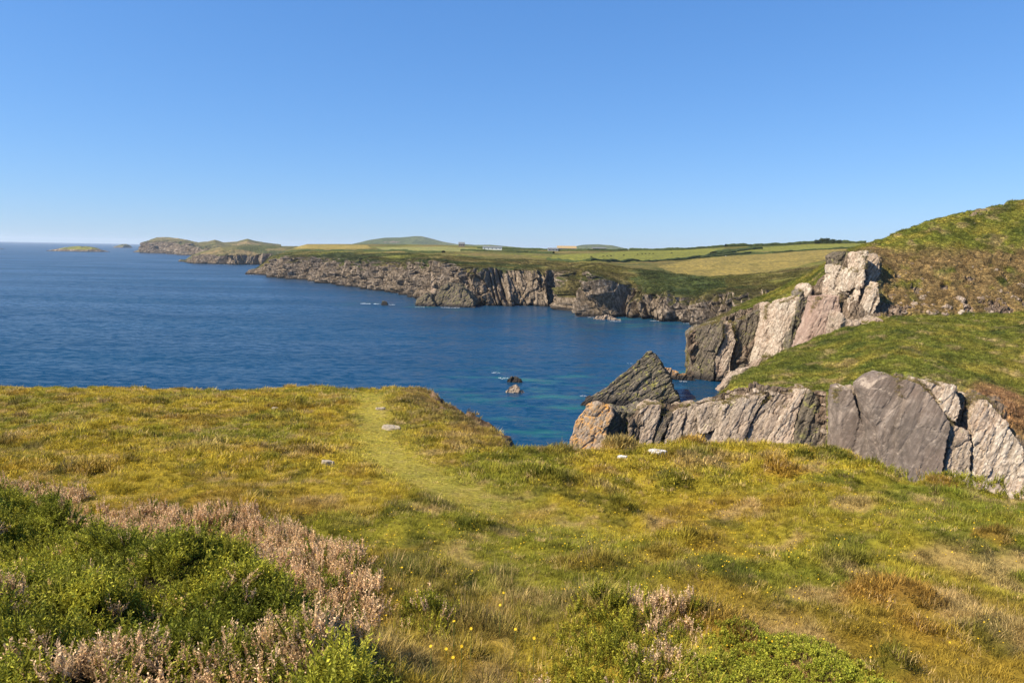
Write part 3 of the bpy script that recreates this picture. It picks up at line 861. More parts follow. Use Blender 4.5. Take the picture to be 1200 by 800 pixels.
SK = dict(px=[280, 430, 520, 600, 640, 740, 800, 850, 900, 960, 1010, 1100, 1300], row=[286, 286, 287, 290.5, 292, 292.5, 291.5, 288, 287, 284.5, 284, 283, 280])
# px: toe row, rim row, upper slope row, skyline depth
COAST = [(290, 319.5, 318, 316, 1500), (303, 321.5, 315, 306, 1500), (318, 323.5, 306, 300, 1500), (335, 325.5, 302, 297, 1500), (360, 328, 301.5, 296, 1500), (400, 333, 304, 297, 1450), (440, 338.5, 308, 298, 1400), (470, 343, 307, 299, 1350),
         (495, 347.5, 306, 300, 1300), (520, 352, 309, 302, 1250), (556, 357, 316, 306, 1200), (600, 357.5, 320, 307, 1150), (640, 357.5, 319, 308, 1100), (655, 356, 317, 309, 1100), (668, 357.5, 317, 309, 1080), (676, 366, 334, 312, 1080),
         (688, 369.5, 330, 312, 1050), (704, 371, 322, 312, 1050), (722, 372.5, 338, 316, 1050), (760, 374.5, 341, 320, 1020), (800, 377.5, 344, 324, 1000), (850, 383, 347, 327, 1000), (900, 388, 343, 324, 1000), (950, 392, 338, 318, 1000), (1000, 396, 335, 312, 1000), (1100, 400, 330, 310, 1000), (1300, 400, 330, 310, 1000)]
def coast_cols():
    C = {}
    for px, toe, rim, up, sd in COAST:
        d0 = sea_depth(px, toe)
        sk = np.interp(px, SK['px'], SK['row'])
        d1 = d0 + 9
        d2 = d1 + (d0 * .16 + 25)
        zr = float(at(px, rim, d1)[2])
        C[px] = [hid(d0 - 3, -5), (d1, rim), (d2, up), ((d2 * .55 + sd * .45), up * .45 + sk * .55 + .3), (sd, sk), hid(sd + 260, float(at(px, sk, sd)[2]) - 5), hid(sd + 900, 10)]
    # the western tip runs out into the sea
    dp = [p[0] for p in C[303]]
    C[290] = [hid(d, -5) for d in dp]
    C[303] = C[303][:2] + [(dp[2] - 60, 313)] + [hid(dp[2] + 40 + 300 * k, -5) for k in range(4)]
    C[318] = C[318][:3] + [(dp[2] + 120, 302), hid(dp[2] + 400, -5), hid(dp[2] + 700, -5), hid(dp[2] + 900, -5)]
    C[335] = C[335][:3] + [(dp[2] + 260, 295), (dp[2] + 420, 292.5), hid(dp[2] + 700, -5), hid(dp[2] + 900, -5)]
    return C
C_ROUGH = np.array([.125, .11, .028]); C_FIELD = np.array([.17, .175, .035]); C_HAY = np.array([.235, .185, .055]); C_SCRUB = np.array([.05, .068, .018])
FIELDS = [([(640, 305), (648, 299), (742, 294), (800, 293), (850, 290), (838, 297), (800, 304), (735, 307)], C_FIELD),
          ([(770, 312), (820, 303), (905, 297), (970, 292), (1010, 291), (985, 299), (940, 311), (890, 321), (830, 324), (790, 320)], C_HAY),
          ([(838, 296), (880, 290.5), (950, 286), (1015, 285), (1005, 290), (960, 292), (900, 294.5)], C_FIELD * 1.05),
          ([(332, 291), (345, 286.5), (430, 287), (435, 291), (400, 292)], C_HAY * 1.1),
          ([(440, 290), (520, 289), (610, 294), (560, 295), (450, 293)], np.array([.22, .22, .08]))]
def paint_coast(v, T, PX, rock, nz):
    n = len(v)
    qx, qy = pix(v)
    c = np.tile(C_ROUGH, (n, 1))
    c = lerp(c, C_FIELD * .9, sstep(-.1, .4, fbm(v * .012, 4, 91)))
    c = lerp(c, np.array([.20, .15, .06]), .75 * sstep(-.1, .4, fbm(v * .03, 4, 92)))
    c = lerp(c, np.array([.10, .085, .035]), sstep(1.25, .9, T))
    c = lerp(c, C_SCRUB, .85 * sstep(.05, .4, fbm(v * .02, 4, 93) + .15 * (T < 2.2)))
    for poly, fc in FIELDS:
        m = inpoly(qx, qy, poly) & (T > 1.3)
        c[m] = fc * (1 + .12 * fbm(v[m] * np.array([.004, .05, 0]), 3, 94))[:, None]
    m = (PX > 735) & (T > 1.05) & (T < 2.0) & (fbm(v * .05, 3, 95) > -.15) & (PX < 850)
    c[m] = c[m] * .25 + C_SCRUB * 1.05 * .75
    # green scree chute and the gorse slope beside the inlet
    rock = np.where(PX < 345, np.maximum(rock, sstep(1.5, 1.05, T + .5 * nz)), rock)
    rock = np.maximum(rock, sstep(.92, .68, T + .55 * nz))
    m = ((PX > 672) & (PX < 700) & (T > .55)) | ((PX > 715) & (PX < 850) & (T > 1.0))
    rock = np.where(m, rock * sstep(-.1, .35, nz), rock)
    return c, rock
COAST_PX = np.concatenate([np.arange(290, 905, .8), np.arange(906, 1300, 5)])
coast_o, coast_me = coast(coast_cols(), COAST_PX, [64, 44, 46, 34, 4, 4], M['coast'], 'coastline',
                          'far green coast with grazed fields above broken grey cliffs', 8.5, 1., paint_coast, 201)
coast_bvh = bvh_of(coast_me)

def build_promontory():
    for poly, d, sd, m in (([(484, 361), (487, 352), (494, 346), (502, 342), (506, 352), (512, 361)], sea_depth(498, 358.5), 21, 'rock_wall'),
                        ([(505, 361), (509, 348), (516, 338), (524, 332), (532, 330), (540, 336), (549, 342), (555, 352), (557, 362)], sea_depth(530, 359), 22, 'rock_wall'),
                        ([(502, 345), (505, 318), (508, 309), (515, 312), (520, 325), (522, 345)], 520., 23, 'rock_pink'),
                        ([(673, 370), (673, 352), (677, 345), (683, 347), (687, 356), (694, 371)], sea_depth(683, 369.5), 24, 'rock_skerry')):
        slab(poly, d, M[m], .5, .3, 22., 1.4, .9, sd, 'rock_outcrop', coast_o, 3.2, shift=(4, 0, -1), shrink=.8)
build_promontory()

# middle and outer headlands to the left
def paint_far(v, T, PX, rock, nz):
    c = np.tile(np.array([.12, .112, .05]), (len(v), 1))
    c = lerp(c, np.array([.07, .08, .035]), sstep(-.1, .4, fbm(v * .01, 4, 96)))
    c = lerp(c, np.array([.25, .18, .10]), .7 * sstep(.1, .45, fbm(v * .02, 4, 97)))
    return c, np.maximum(rock, sstep(1.05, .8, T + .35 * nz))
def simple_cols(tab, depth_add, back):
    C = {}
    for px, toe, rim, top in tab:
        d0 = sea_depth(px, toe); d1 = d0 + depth_add * .07; d2 = d0 + depth_add; d3 = d2 + depth_add
        zt = float(at(px, top, d2)[2])
        C[px] = [hid(d0 - 6, -5), (d1, rim), (d2, top), hid(d3, zt - 3 if zt > 2 else -5), hid(d3 + back, zt * .6 - 8 if zt > 2 else -5)]
    return C
mid = [(212, 306, 306.2, 306.4), (217, 307, 305, 304.5), (226, 308, 302, 299), (240, 309, 300, 294), (255, 309.5, 299, 290), (272, 310, 298, 288), (286, 310, 299, 287), (300, 310, 299, 287), (315, 310.5, 300, 288), (335, 311, 301, 288), (420, 312, 303, 289), (470, 312, 303, 289)]
coast(simple_cols(mid, 130, 400), np.arange(212, 470, .8), [30, 26, 10, 6], M['coast'], 'coastline', 'low brown green headland with dark rocky shore behind the near bay', 11., .6, paint_far, 231)
outer = [(168, 295.6, 295.7, 295.8), (171, 296, 288, 285), (176, 296.3, 285, 281), (184, 296.6, 283, 278.3), (196, 297, 283, 277.8), (206, 297.5, 284, 278.8), (218, 298.5, 287, 281), (232, 299.5, 290, 284), (243, 300, 291, 283), (252, 300.2, 291, 281), (262, 300.4, 291, 284), (278, 300.6, 291, 283), (290, 300.8, 291, 280), (300, 301, 291, 282.6), (330, 301, 291, 287)]
coast(simple_cols(outer, 300, 700), np.arange(168, 330, .6), [26, 22, 8, 6], M['distant'], 'coastline', 'outermost hazy rocky headland with steep seaward face', 24., .35, paint_far, 251)

def distant_hill(tab, d, depth, label, c, seed):
    px = np.arange(tab[0][0], tab[-1][0] + .1, .7)
    rows = np.interp(px, [q[0] for q in tab], [q[1] for q in tab])
    top = np.array([at(p, r, d + depth * .5) for p, r in zip(px, rows)])
    ts = np.linspace(0, 1, 26)
    v = []
    for t in ts:
        dd = d + depth * t
        h = (top[:, 2] - 8) * math.sin(math.pi * t) ** .8 + 8
        x = top[:, 0] * 1.0
        q = np.stack([x, 0 * x + dd, h], -1)
        q[:, 2] += fbm(q * .006, 4, seed) * 4 * math.sin(math.pi * t)
        v.append(q)
    v = np.concatenate(v)
    me = mesh_from('hill', v, grid_faces(len(ts), len(px)), M['distant'], True)
    cc = lerp(np.tile(np.array(c), (len(v), 1)), np.array([.105, .125, .065]), sstep(-.1, .35, fbm(v * .004, 3, seed + 2)))
    attr_c(me, 'col', cc); attr_f(me, 'rock', sstep(.25, .45, fbm(v * .008, 4, seed + 3)) * .9)
    tag(link('hill', me), label, 'hill', kind='structure')
distant_hill([(408, 288), (425, 284), (436, 281), (452, 278.6), (470, 278.4), (486, 277), (494, 276.8), (505, 279.5), (518, 283), (540, 287)], 4300, 900, 'blue green rounded hill on the horizon above the fields', (.075, .095, .04), 301)
distant_hill([(515, 289), (540, 286), (556, 287), (575, 286.4), (596, 289), (640, 291.5), (665, 292)], 2700, 700, 'low rolling farmland ridge beyond the coast', (.12, .14, .05), 311)
distant_hill([(655, 293), (668, 290), (682, 287.2), (700, 286.2), (716, 287.6), (732, 291), (745, 293)], 3600, 800, 'small blue hill behind the pasture', (.075, .095, .04), 321)

def islet(tab, row, depth, label, seed, green):
    d = sea_depth(.5 * (tab[0][0] + tab[-1][0]), row)
    px = np.linspace(tab[0][0], tab[-1][0], 90)
    rows = np.interp(px, [q[0] for q in tab], [q[1] for q in tab])
    top = np.array([at(p, r, d + depth * .5) for p, r in zip(px, rows)])
    ts = np.linspace(0, 1, 24); v = []
    for t in ts:
        h = np.maximum(top[:, 2], 0) * (1 - abs(2 * t - 1) ** 2.5)
        q = np.stack([top[:, 0], 0 * h + d + depth * t, h], -1)
        q[:, 2] += (fbm(q * .05, 4, seed) * 3 + (cells(q * .04, seed)[1] - .5) * 3) * (h > 1) - 1.2
        v.append(q)
    v = np.concatenate(v)
    me = mesh_from('islet', v, grid_faces(len(ts), len(px)), M['distant'], False)
    attr_c(me, 'col', np.tile(np.array(green), (len(v), 1))); attr_f(me, 'rock', sstep(11, 5, v[:, 2] + 5 * fbm(v * .03, 3, seed + 1)))
    tag(link('islet', me), label, 'island')
islet([(60, 295), (66, 292), (76, 290), (90, 288.6), (102, 288.6), (110, 290.5), (116, 293), (126, 295)], 294.8, 110, 'low green topped islet alone in the open sea', 401, (.20, .20, .04))
islet([(136, 290.6), (139, 287.6), (142, 286.6), (146, 285.8), (149, 287), (151, 290.6)], 290.4, 160, 'small dark rocky islet off the outermost headland', 411, (.12, .12, .06))
islet([(-14, 292), (-6, 291.0), (0, 291.4), (4, 292)], 291.8, 100, 'thin dark reef breaking the sea far out', 421, (.08, .08, .05))

# ------------------------------------------------------------------ fields: hedges, animals, farm buildings
M['hedge'] = plain('hedge_leaves', (.045, .06, .018), .9, .1, .5, .7)
M['cow'] = plain('cow_hide', (.02, .016, .014), .7, .2, .3, 2)
M['fleece'] = plain('sheep_fleece', (.62, .58, .5), .9, .1, .15, 4)
def hedge(pts, h, w, label, seed, steps=2.):
    P = [hit(coast_bvh, *p) for p in pts]
    P = [p for p in P if p is not None]
    if len(P) < 2: return
    xy = np.array([(p.x, p.y) for p in P])
    L = np.concatenate([[0], np.cumsum(np.linalg.norm(np.diff(xy, axis=0), axis=1))])
    s = np.arange(0, L[-1], steps)
    X = np.interp(s, L, xy[:, 0]); Y = np.interp(s, L, xy[:, 1])
    ring = 9
    V = []; k = 0
    tx = np.gradient(X); ty = np.gradient(Y); q = np.hypot(tx, ty) + 1e-9
    nx, ny = -ty / q, tx / q
    hh = h * (1 + .45 * fbm(np.stack([s * .09, 0 * s, 0 * s + seed], -1), 3, seed))
    for i in range(len(s)):
        z0 = ground(coast_bvh, X[i], Y[i])
        if z0 is None: z0 = V[-1][2] if V else 20
        for j in range(ring):
            a = math.pi * (j / (ring - 1))
            V.append((X[i] + nx[i] * w * math.cos(a), Y[i] + ny[i] * w * math.cos(a), z0 - .3 + hh[i] * math.sin(a) ** .7))
    V = np.array(V)
    V += .45 * np.stack([fbm(V * .5, 3, seed + 1), fbm(V * .5, 3, seed + 2), fbm(V * .5, 3, seed + 3)], -1) * min(h * .6, 2)
    f = grid_faces(len(s), ring)
    me = mesh_from('hedgerow', V, f, M['hedge'], False)
    tag(link('hedgerow', me), label, 'hedge', 'hedgerows between the far fields')
hedge([(642, 304.5), (690, 306), (732, 307), (770, 306), (806, 303.8), (836, 298.5), (862, 295.5)], 2.2, 2.2, 'dark hedgerow along the foot of the pasture with the cows', 501)
hedge([(738, 293.6), (770, 293.4), (800, 292.8), (830, 290.6), (850, 289.2)], 3., 2.6, 'skyline hedgerow at the back of the cow pasture', 502)
hedge([(850, 289.2), (880, 288.4), (910, 287.4), (940, 286.2), (975, 285.3), (1016, 285)], 3.6, 3., 'tall dark hedgerow on the skyline running to the rocky hill', 503)
hedge([(820, 302.5), (850, 299.5), (880, 296.8), (905, 296.6), (935, 294.4), (970, 292.4), (1004, 291)], 2., 2., 'hedgerow along the upper side of the pale hay field', 504)
hedge([(836, 297), (856, 295), (872, 293), (890, 291.5)], 3., 6., 'wide scrubby thicket hedge at the corner of the hay field', 505)
hedge([(335, 296), (380, 294.6), (430, 294), (475, 294.6), (520, 296)], 2.2, 3., 'dark hedgerow across the rough ground above the long cliffs', 506)
hedge([(540, 293.8), (580, 295), (620, 296), (650, 297)], 2.5, 3., 'dark hedgerow in front of the white farm building', 507)
hedge([(560, 291.2), (600, 292.4), (640, 293.4), (690, 293.8), (735, 293.8)], 3., 3., 'skyline hedgerow beside the tan roofed barn', 508)

def tree_clump():
    M['leaf'] = plain('tree_leaves', (.04, .055, .018), .9, .1, .5, .6)
    M['bark'] = plain('tree_bark', (.09, .07, .05))
    for i, (px, w, h) in enumerate([(957, 5.5, 5), (963, 7, 7), (969, 7, 7.5), (976, 6.5, 6), (983, 6, 5)]):
        p = hit(coast_bvh, px, 285.8)
        if p is None: continue
        t = empty('tree', (p.x, p.y, p.z))
        tag(t, 'dark round crowned tree in the small clump on the skyline', 'tree', 'trees in the skyline clump')
        bm = bmesh.new()
        bmesh.ops.create_cone(bm, cap_ends=True, segments=7, radius1=.45, radius2=.2, depth=h * .7)
        bmesh.ops.translate(bm, verts=bm.verts, vec=(0, 0, h * .3))
        me = bpy.data.meshes.new('trunk'); bm.to_mesh(me); bm.free(); me.materials.append(M['bark'])
        link('trunk', me, t)
        V = []; Fc = []
        for k in range(900):
            d = rng.standard_normal(3); d /= np.linalg.norm(d)
            r = rng.random() ** .4
            c = d * r * np.array([w * .6, w * .6, h * .42]) * (1 + .35 * vnoise(np.array([d * 2.2 + i]), 5)[0]) + np.array([0, 0, h * .62])
            a, b = rng.standard_normal(3), rng.standard_normal(3)
            a *= .45 / np.linalg.norm(a); b *= .45 / np.linalg.norm(b)
            q = len(V); V += [c - a, c + b, c + a, c - b]; Fc.append((q, q + 1, q + 2, q + 3))
        link('crown', mesh_from('crown', V, Fc, M['leaf']), t)
tree_clump()

def animal_mesh(name, mat, L, hgt, fleece=False):
    bm = bmesh.new()
    def blob(c, s):
        r = bmesh.ops.create_icosphere(bm, subdivisions=2, radius=1)
        for v in r['verts']: v.co = Vector((v.co.x * s[0] + c[0], v.co.y * s[1] + c[1], v.co.z * s[2] + c[2]))
    def leg(x, y, top):
        r = bmesh.ops.create_cone(bm, cap_ends=True, segments=6, radius1=.065, radius2=.11, depth=top)
        bmesh.ops.translate(bm, verts=r['verts'], vec=(x, y, top / 2))
    hz = hgt
    blob((-.25 * L, 0, hz * .74), (.30 * L, .30, hz * .25)); blob((.18 * L, 0, hz * .74), (.30 * L, .29, hz * .27))
    blob((.45 * L, 0, hz * .82), (.16 * L, .15, hz * .15)); blob((.60 * L, 0, hz * .84), (.14 * L, .12, hz * .11)); blob((.70 * L, 0, hz * .78), (.08 * L, .085, hz * .075))
    blob((.56 * L, .16, hz * .9), (.03, .09, .04)); blob((.56 * L, -.16, hz * .9), (.03, .09, .04))
    blob((-.55 * L, 0, hz * .6), (.035, .035, hz * .28))
    for x in (-.42, .30):
        for y in (-.17, .17): leg(x * L, y, hz * .62)
    me = bpy.data.meshes.new('t'); bm.to_mesh(me); bm.free()
    o = bpy.data.objects.new('t', me); col.objects.link(o)
    md = o.modifiers.new('r', 'REMESH'); md.mode = 'VOXEL'; md.voxel_size = .06
    m2 = bpy.data.meshes.new_from_object(o.evaluated_get(bpy.context.evaluated_depsgraph_get()))
    bpy.data.objects.remove(o)
    m2.name = name; m2.materials.clear(); m2.materials.append(mat)
    m2.polygons.foreach_set('use_smooth', np.full(len(m2.polygons), True))
    return m2
cow_me = animal_mesh('cow', M['cow'], 1.9, 1.45)
for px, py in [(693, 302), (707, 301.2), (711.5, 301), (716, 300.8), (731, 299.8), (747, 299), (752.5, 298.4), (756.5, 298.2), (761, 298), (765.5, 298), (787, 297)]:
    p = hit(coast_bvh, px, py)
    if p is None: continue
    o = link('cow', cow_me); o.location = p - Vector((0, 0, .05)); o.rotation_euler.z = rng.uniform(-.5, .5) + (math.pi if rng.random() < .5 else 0)
    tag(o, 'dark cow standing in the green pasture above the cliffs', 'cow', 'cows grazing in the pasture')
sheep_me = animal_mesh('sheep', M['fleece'], 1.2, .9)
p = hit(coast_bvh, 850.5, 300.6)
if p is not None:
    o = link('sheep', sheep_me); o.location = p - Vector((0, 0, .03)); o.rotation_euler.z = .4
    tag(o, 'single white sheep at the top corner of the hay field', 'sheep')

M['white_wall'] = plain('white_wall', (.78, .77, .74)); M['grey_wall'] = plain('grey_wall', (.35, .36, .36)); M['tan_roof'] = plain('tan_roof', (.36, .26, .13)); M['slate'] = plain('slate_roof', (.16, .17, .18)); M['stone_wall'] = plain('stone_wall', (.30, .24, .19)); M['pane'] = plain('window_pane', (.03, .04, .05), .15, .5)
def house(px, py, w, dp, eave, ridge, wall, roof, label, doors=0, rz=0.):
    p = hit(coast_bvh, px, py)
    if p is None: return
    t = empty('farm_building', p); t.rotation_euler.z = rz
    def box(name, x0, x1, y0, y1, z0, z1, m, par):
        V = [(x, y, z) for x in (x0, x1) for y in (y0, y1) for z in (z0, z1)]
        Fc = [(0, 1, 3, 2), (4, 6, 7, 5), (0, 4, 5, 1), (2, 3, 7, 6), (0, 2, 6, 4), (1, 5, 7, 3)]
        return link(name, mesh_from(name, V, Fc, m), par)
    box('wall', -w / 2, w / 2, -dp / 2, dp / 2, -1.5, eave, M[wall], t)
    e = .4
    V = [(-w / 2 - e, -dp / 2 - e, eave + .01), (w / 2 + e, -dp / 2 - e, eave + .01), (w / 2 + e, dp / 2 + e, eave + .01), (-w / 2 - e, dp / 2 + e, eave + .01), (-w / 2 - e, 0, ridge), (w / 2 + e, 0, ridge)]
    link('roof', mesh_from('roof', V, [(0, 1, 5, 4), (3, 4, 5, 2), (0, 4, 3), (1, 2, 5), (3, 2, 1, 0)], M[roof]), t)
    for k in range(doors):
        x = -w / 2 + w * (k + .5) / doors
        box('window', x - .6, x + .6, -dp / 2 - .05, -dp / 2 + .05, eave * .35, eave * .75, M['pane'], t)
    tag(t, label, 'building', 'farm buildings far behind the fields')
house(577, 292.6, 26, 10, 3., 4.6, 'white_wall', 'slate', 'long low white farm building beyond the rough ground', 5)
house(664, 293.2, 26, 16, 2.5, 6., 'grey_wall', 'tan_roof', 'barn with a broad tan roof on the skyline', 0)
house(648, 294, 14, 9, 2.6, 4.2, 'grey_wall', 'slate', 'small grey shed beside the tan roofed barn', 3)
house(702, 293.6, 18, 9, 3., 4.4, 'stone_wall', 'slate', 'long stone farm shed right behind the cow pasture', 4)
house(541, 289, 9, 7, 4, 7, 'stone_wall', 'slate', 'brown stone cottage standing alone on the skyline', 3)

# surf: thin broken foam lying on the water
def foam():
    nt = NT('surf_foam'); nt.bsdf((.75, .78, .78), .7, None, .3)
    def patch(px, py, w, h, label, V=None, Fc=None):
        p = sea_at(px, py); s = p[1] / F
        own = V is None
        if own: V = []; Fc = []
        for k in range(26):
            a = rng.uniform(-1, 1); b = rng.uniform(-1, 1) * (1 - a * a)
            cx, cy = p[0] + a * w * s * .5, p[1] + b * h * s * 6
            r = rng.uniform(.15, .6) * w * s * .09
            q = len(V)
            for j in range(7):
                t = j * 2 * math.pi / 7; rr = r * rng.uniform(.5, 1.2)
                V.append((cx + rr * 1.6 * math.cos(t), cy + rr * math.sin(t) * 1.4, .05 + .03 * (k % 9) * .2))
            Fc.append(tuple(range(q, q + 7)))
        if own: tag(link('surf', mesh_from('surf', V, Fc, nt.m)), label, 'surf', kind='stuff')
    patch(590, 443, 12, 1.2, 'white surf beside the dark sea rock in the shallows')
    patch(581, 437, 10, .8, 'thin white surf line over the turquoise shallows')
    patch(683, 464, 8, .8, 'white surf at the foot of the orange outcrop')
    patch(434, 356, 26, .7, 'white surf streak off the far cliffs')
    patch(455, 357, 16, .5, 'thin surf trailing from the lone tiny sea rock')
    patch(738, 426, 6, .6, 'speck of surf behind the pointed stack')
    patch(230, 308, 12, .5, 'white surf along the low brown headland')
    V = []; Fc = []
    for qx, qy, ww in ((330, 325.6, 16), (372, 330, 18), (420, 336, 14), (470, 344, 16), (528, 360.5, 22), (492, 360, 12), (600, 358.4, 20), (640, 358.4, 14), (696, 372, 14), (722, 376.5, 14), (770, 376, 16), (806, 379, 12), (800, 447, 10), (262, 310, 16)):
        patch(qx, qy, ww, .35, None, V, Fc)
    tag(link('surf', mesh_from('surf', V, Fc, nt.m)), 'thin broken surf along the foot of the far cliffs', 'surf', kind='stuff')
    patch(292, 322, 10, .5, 'white surf at the tip of the long cliffs')
foam()

# ------------------------------------------------------------------ vegetation prototypes and scatter
def blade_set(name, n, hmin, hmax, wid, spread, lean, mat, seed, segs=2, curl=.5):
    r = np.random.default_rng(seed)
    V = []; Fc = []; tone = []
    for k in range(n):
        a = r.uniform(0, 2 * math.pi); rad = spread * math.sqrt(r.random())
        bx, by = rad * math.cos(a), rad * math.sin(a)
        h = r.uniform(hmin, hmax); le = lean * r.uniform(.2, 1.) * h; b = r.uniform(0, 2 * math.pi) if r.random() < .6 else a
        dx, dy = math.cos(b), math.sin(b); px_, py_ = -dy, dx
        w = wid * r.uniform(.6, 1.3); q = len(V); tn = r.uniform(.55, 1.45)
        for s in range(segs + 1):
            t = s / segs; o = le * t ** 1.8; ww = w * (1 - t * .95) * .5
            zz = h * (t - curl * .3 * t * t)
            V.append((bx + dx * o - px_ * ww, by + dy * o - py_ * ww, zz)); V.append((bx + dx * o + px_ * ww, by + dy * o + py_ * ww, zz)); tone += [tn, tn]
        for s in range(segs):
            Fc.append((q + 2 * s, q + 2 * s + 1, q + 2 * s + 3, q + 2 * s + 2))
    me = mesh_from(name, V, Fc, mat)
    attr_f(me, 'tone', tone)
    return bpy.data.objects.new(name, me)

def sprig(name, h, nst, nleaf, ll, lw, mat, seed, splay=.5, stem=True):
    """a spray of stems set with small pointed leaflets"""
    r = np.random.default_rng(seed)
    V = []; Fc = []; tone = []
    def quad(a, b, w, tn):
        d = b - a; s = np.cross(d, r.standard_normal(3)); s = s / (np.linalg.norm(s) + 1e-9) * w
        q = len(V); V.extend([a - s * .5, (a + b) / 2 - s, b, (a + b) / 2 + s]); Fc.append((q, q + 1, q + 2, q + 3)); tone.extend([tn] * 4)
    for k in range(nst):
        a = r.uniform(0, 2 * math.pi); l = h * r.uniform(.6, 1.1)
        tip = np.array([math.cos(a) * splay * l * r.uniform(.2, 1), math.sin(a) * splay * l * r.uniform(.2, 1), l])
        base = np.array([math.cos(a), math.sin(a), 0]) * .02
        if stem: quad(base, tip, .003 + .01 * h, .6)
        for j in range(nleaf):
            t = .15 + .85 * (j + r.random()) / nleaf
            p = base + (tip - base) * t
            d = r.standard_normal(3); d[2] = abs(d[2]) * .8 + .3; d /= np.linalg.norm(d)
            quad(p, p + d * ll * r.uniform(.6, 1.3) * (1.15 - .5 * t), lw * r.uniform(.6, 1.2), r.uniform(.5, 1.5) * (.75 + .5 * t))
    me = mesh_from(name, V, Fc, mat)
    attr_f(me, 'tone', tone)
    return bpy.data.objects.new(name, me)

def leaf_material(name, rough=.6, trans=.3, spec=.25):
    nt = NT(name)
    c = nt.attr('tint', 'INSTANCER').outputs['Color']; t = nt.attr('tone').outputs['Fac']
    cc = nt.mix(1., c, nt.ramp(t, [(0, (0, 0, 0)), (1, (1, 1, 1))]), 'MULTIPLY')
    vm = nt.n('ShaderNodeVectorMath', operation='SCALE'); nt.l(c, vm.inputs[0]); nt.l(t, vm.inputs['Scale'])
    b = nt.bsdf(vm.outputs[0], rough, None, spec)
    tr = nt.n('ShaderNodeBsdfTranslucent'); nt.l(vm.outputs[0], tr.inputs[0])
    mx = nt.n('ShaderNodeMixShader'); mx.inputs[0].default_value = trans
    nt.l(b.outputs[0], mx.inputs[1]); nt.l(tr.outputs[0], mx.inputs[2]); nt.l(mx.outputs[0], nt.out.inputs['Surface'])
    return nt.m
M['blade'] = leaf_material('grass_blade', .7, .35, .15)
M['leaflet'] = leaf_material('gorse_leaf', .6, .35, .15)

def proto_collection(name, objs):
    c = bpy.data.collections.new(name)
    for o in objs: c.objects.link(o)
    return c

def scatter(name, pts, rot, scl, idx, tint, protos, label, cat, parent=None, top=True):
    me = bpy.data.meshes.new(name)
    n = len(pts)
    me.vertices.add(n); me.vertices.foreach_set('co', np.asarray(pts, np.float32).ravel())
    a = me.attributes.new('rot', 'FLOAT_VECTOR', 'POINT'); a.data.foreach_set('vector', np.asarray(rot, np.float32).ravel())
    attr_f(me, 'scl', scl)
    a = me.attributes.new('idx', 'INT', 'POINT'); a.data.foreach_set('value', np.asarray(idx, np.int32))
    attr_c(me, 'tint', tint)
    o = link(name, me, parent)
    ng = bpy.data.node_groups.new(name + '_scatter', 'GeometryNodeTree')
    ng.interface.new_socket('Geometry', in_out='INPUT', socket_type='NodeSocketGeometry')
    ng.interface.new_socket('Geometry', in_out='OUTPUT', socket_type='NodeSocketGeometry')
    N = ng.nodes
    gi = N.new('NodeGroupInput'); go = N.new('NodeGroupOutput'); ip = N.new('GeometryNodeInstanceOnPoints')
    ci = N.new('GeometryNodeCollectionInfo'); ci.inputs['Collection'].default_value = protos
    ci.inputs['Separate Children'].default_value = True; ci.inputs['Reset Children'].default_value = True
    def na(nm, ty):
        k = N.new('GeometryNodeInputNamedAttribute'); k.data_type = ty; k.inputs['Name'].default_value = nm; return k.outputs['Attribute']
    L = ng.links.new
    L(gi.outputs[0], ip.inputs['Points']); L(ci.outputs[0], ip.inputs['Instance'])
    ip.inputs['Pick Instance'].default_value = True
    L(na('idx', 'INT'), ip.inputs['Instance Index']); L(na('rot', 'FLOAT_VECTOR'), ip.inputs['Rotation']); L(na('scl', 'FLOAT'), ip.inputs['Scale'])
    L(ip.outputs[0], go.inputs[0])
    md = o.modifiers.new('scatter', 'NODES'); md.node_group = ng
    if top: tag(o, label, cat, kind='stuff')
    else: o['kind'] = 'stuff'
    return o

grass_protos = proto_collection('grass_kinds', [blade_set('a_grass_fine', 40, .03, .085, .006, .07, .8, M['blade'], 1), blade_set('b_grass_fine', 40, .03, .075, .006, .08, 1.1, M['blade'], 2),
    blade_set('c_grass_mid', 32, .03, .10, .012, .10, .8, M['blade'], 3), blade_set('d_grass_mid', 32, .03, .08, .013, .11, 1.1, M['blade'], 4),
    blade_set('e_grass_tall', 22, .06, .18, .005, .07, .7, M['blade'], 5, 3), blade_set('f_grass_tall', 18, .07, .20, .0045, .08, .9, M['blade'], 6, 3)])

# plan outlines of the scrub in the foreground (gorse thicket, dead heather fringe, low mats)
GORSE = [(-12, 11), (-8, 9.6), (-6, 8.7), (-4.7, 7.5), (-3.4, 6.3), (-2.3, 5.6), (-1.5, 5.1), (-.98, 4.4), (-.58, 3.7), (-.28, 3.0), (-.05, 2.5), (-.05, .5), (-12, .5)]
HEATH = [(-14, 12.5), (-8.2, 11.5), (-6.3, 10.6), (-4.7, 9.4), (-3.3, 8.8), (-2.2, 8.1), (-1.3, 6.7), (-.95, 5.6), (-.9, 4.6), (-1.6, 4.6), (-3, 5.6), (-5, 7.3), (-8, 9.2), (-14, 10.6)]
MAT = [ground_pt(*p) for p in [(835, 742), (900, 740), (960, 748), (1010, 768), (1060, 799), (1075, 830), (760, 830), (800, 775)]]
MIXED = [ground_pt(*p) for p in [(650, 735), (690, 700), (745, 695), (790, 710), (850, 725), (830, 760), (800, 800), (800, 860), (560, 860), (600, 790), (640, 770)]]
BRAMBLE = [(6.2, 12.6), (6.6, 13.2), (7.3, 12.2), (8.2, 11.0), (9.6, 10.2), (9.2, 9.2), (7.6, 9.9), (6.7, 10.9)]
CLUMP = [ground_pt(*p) for p in [(455, 720), (490, 700), (540, 705), (545, 735), (510, 752), (465, 745)]]

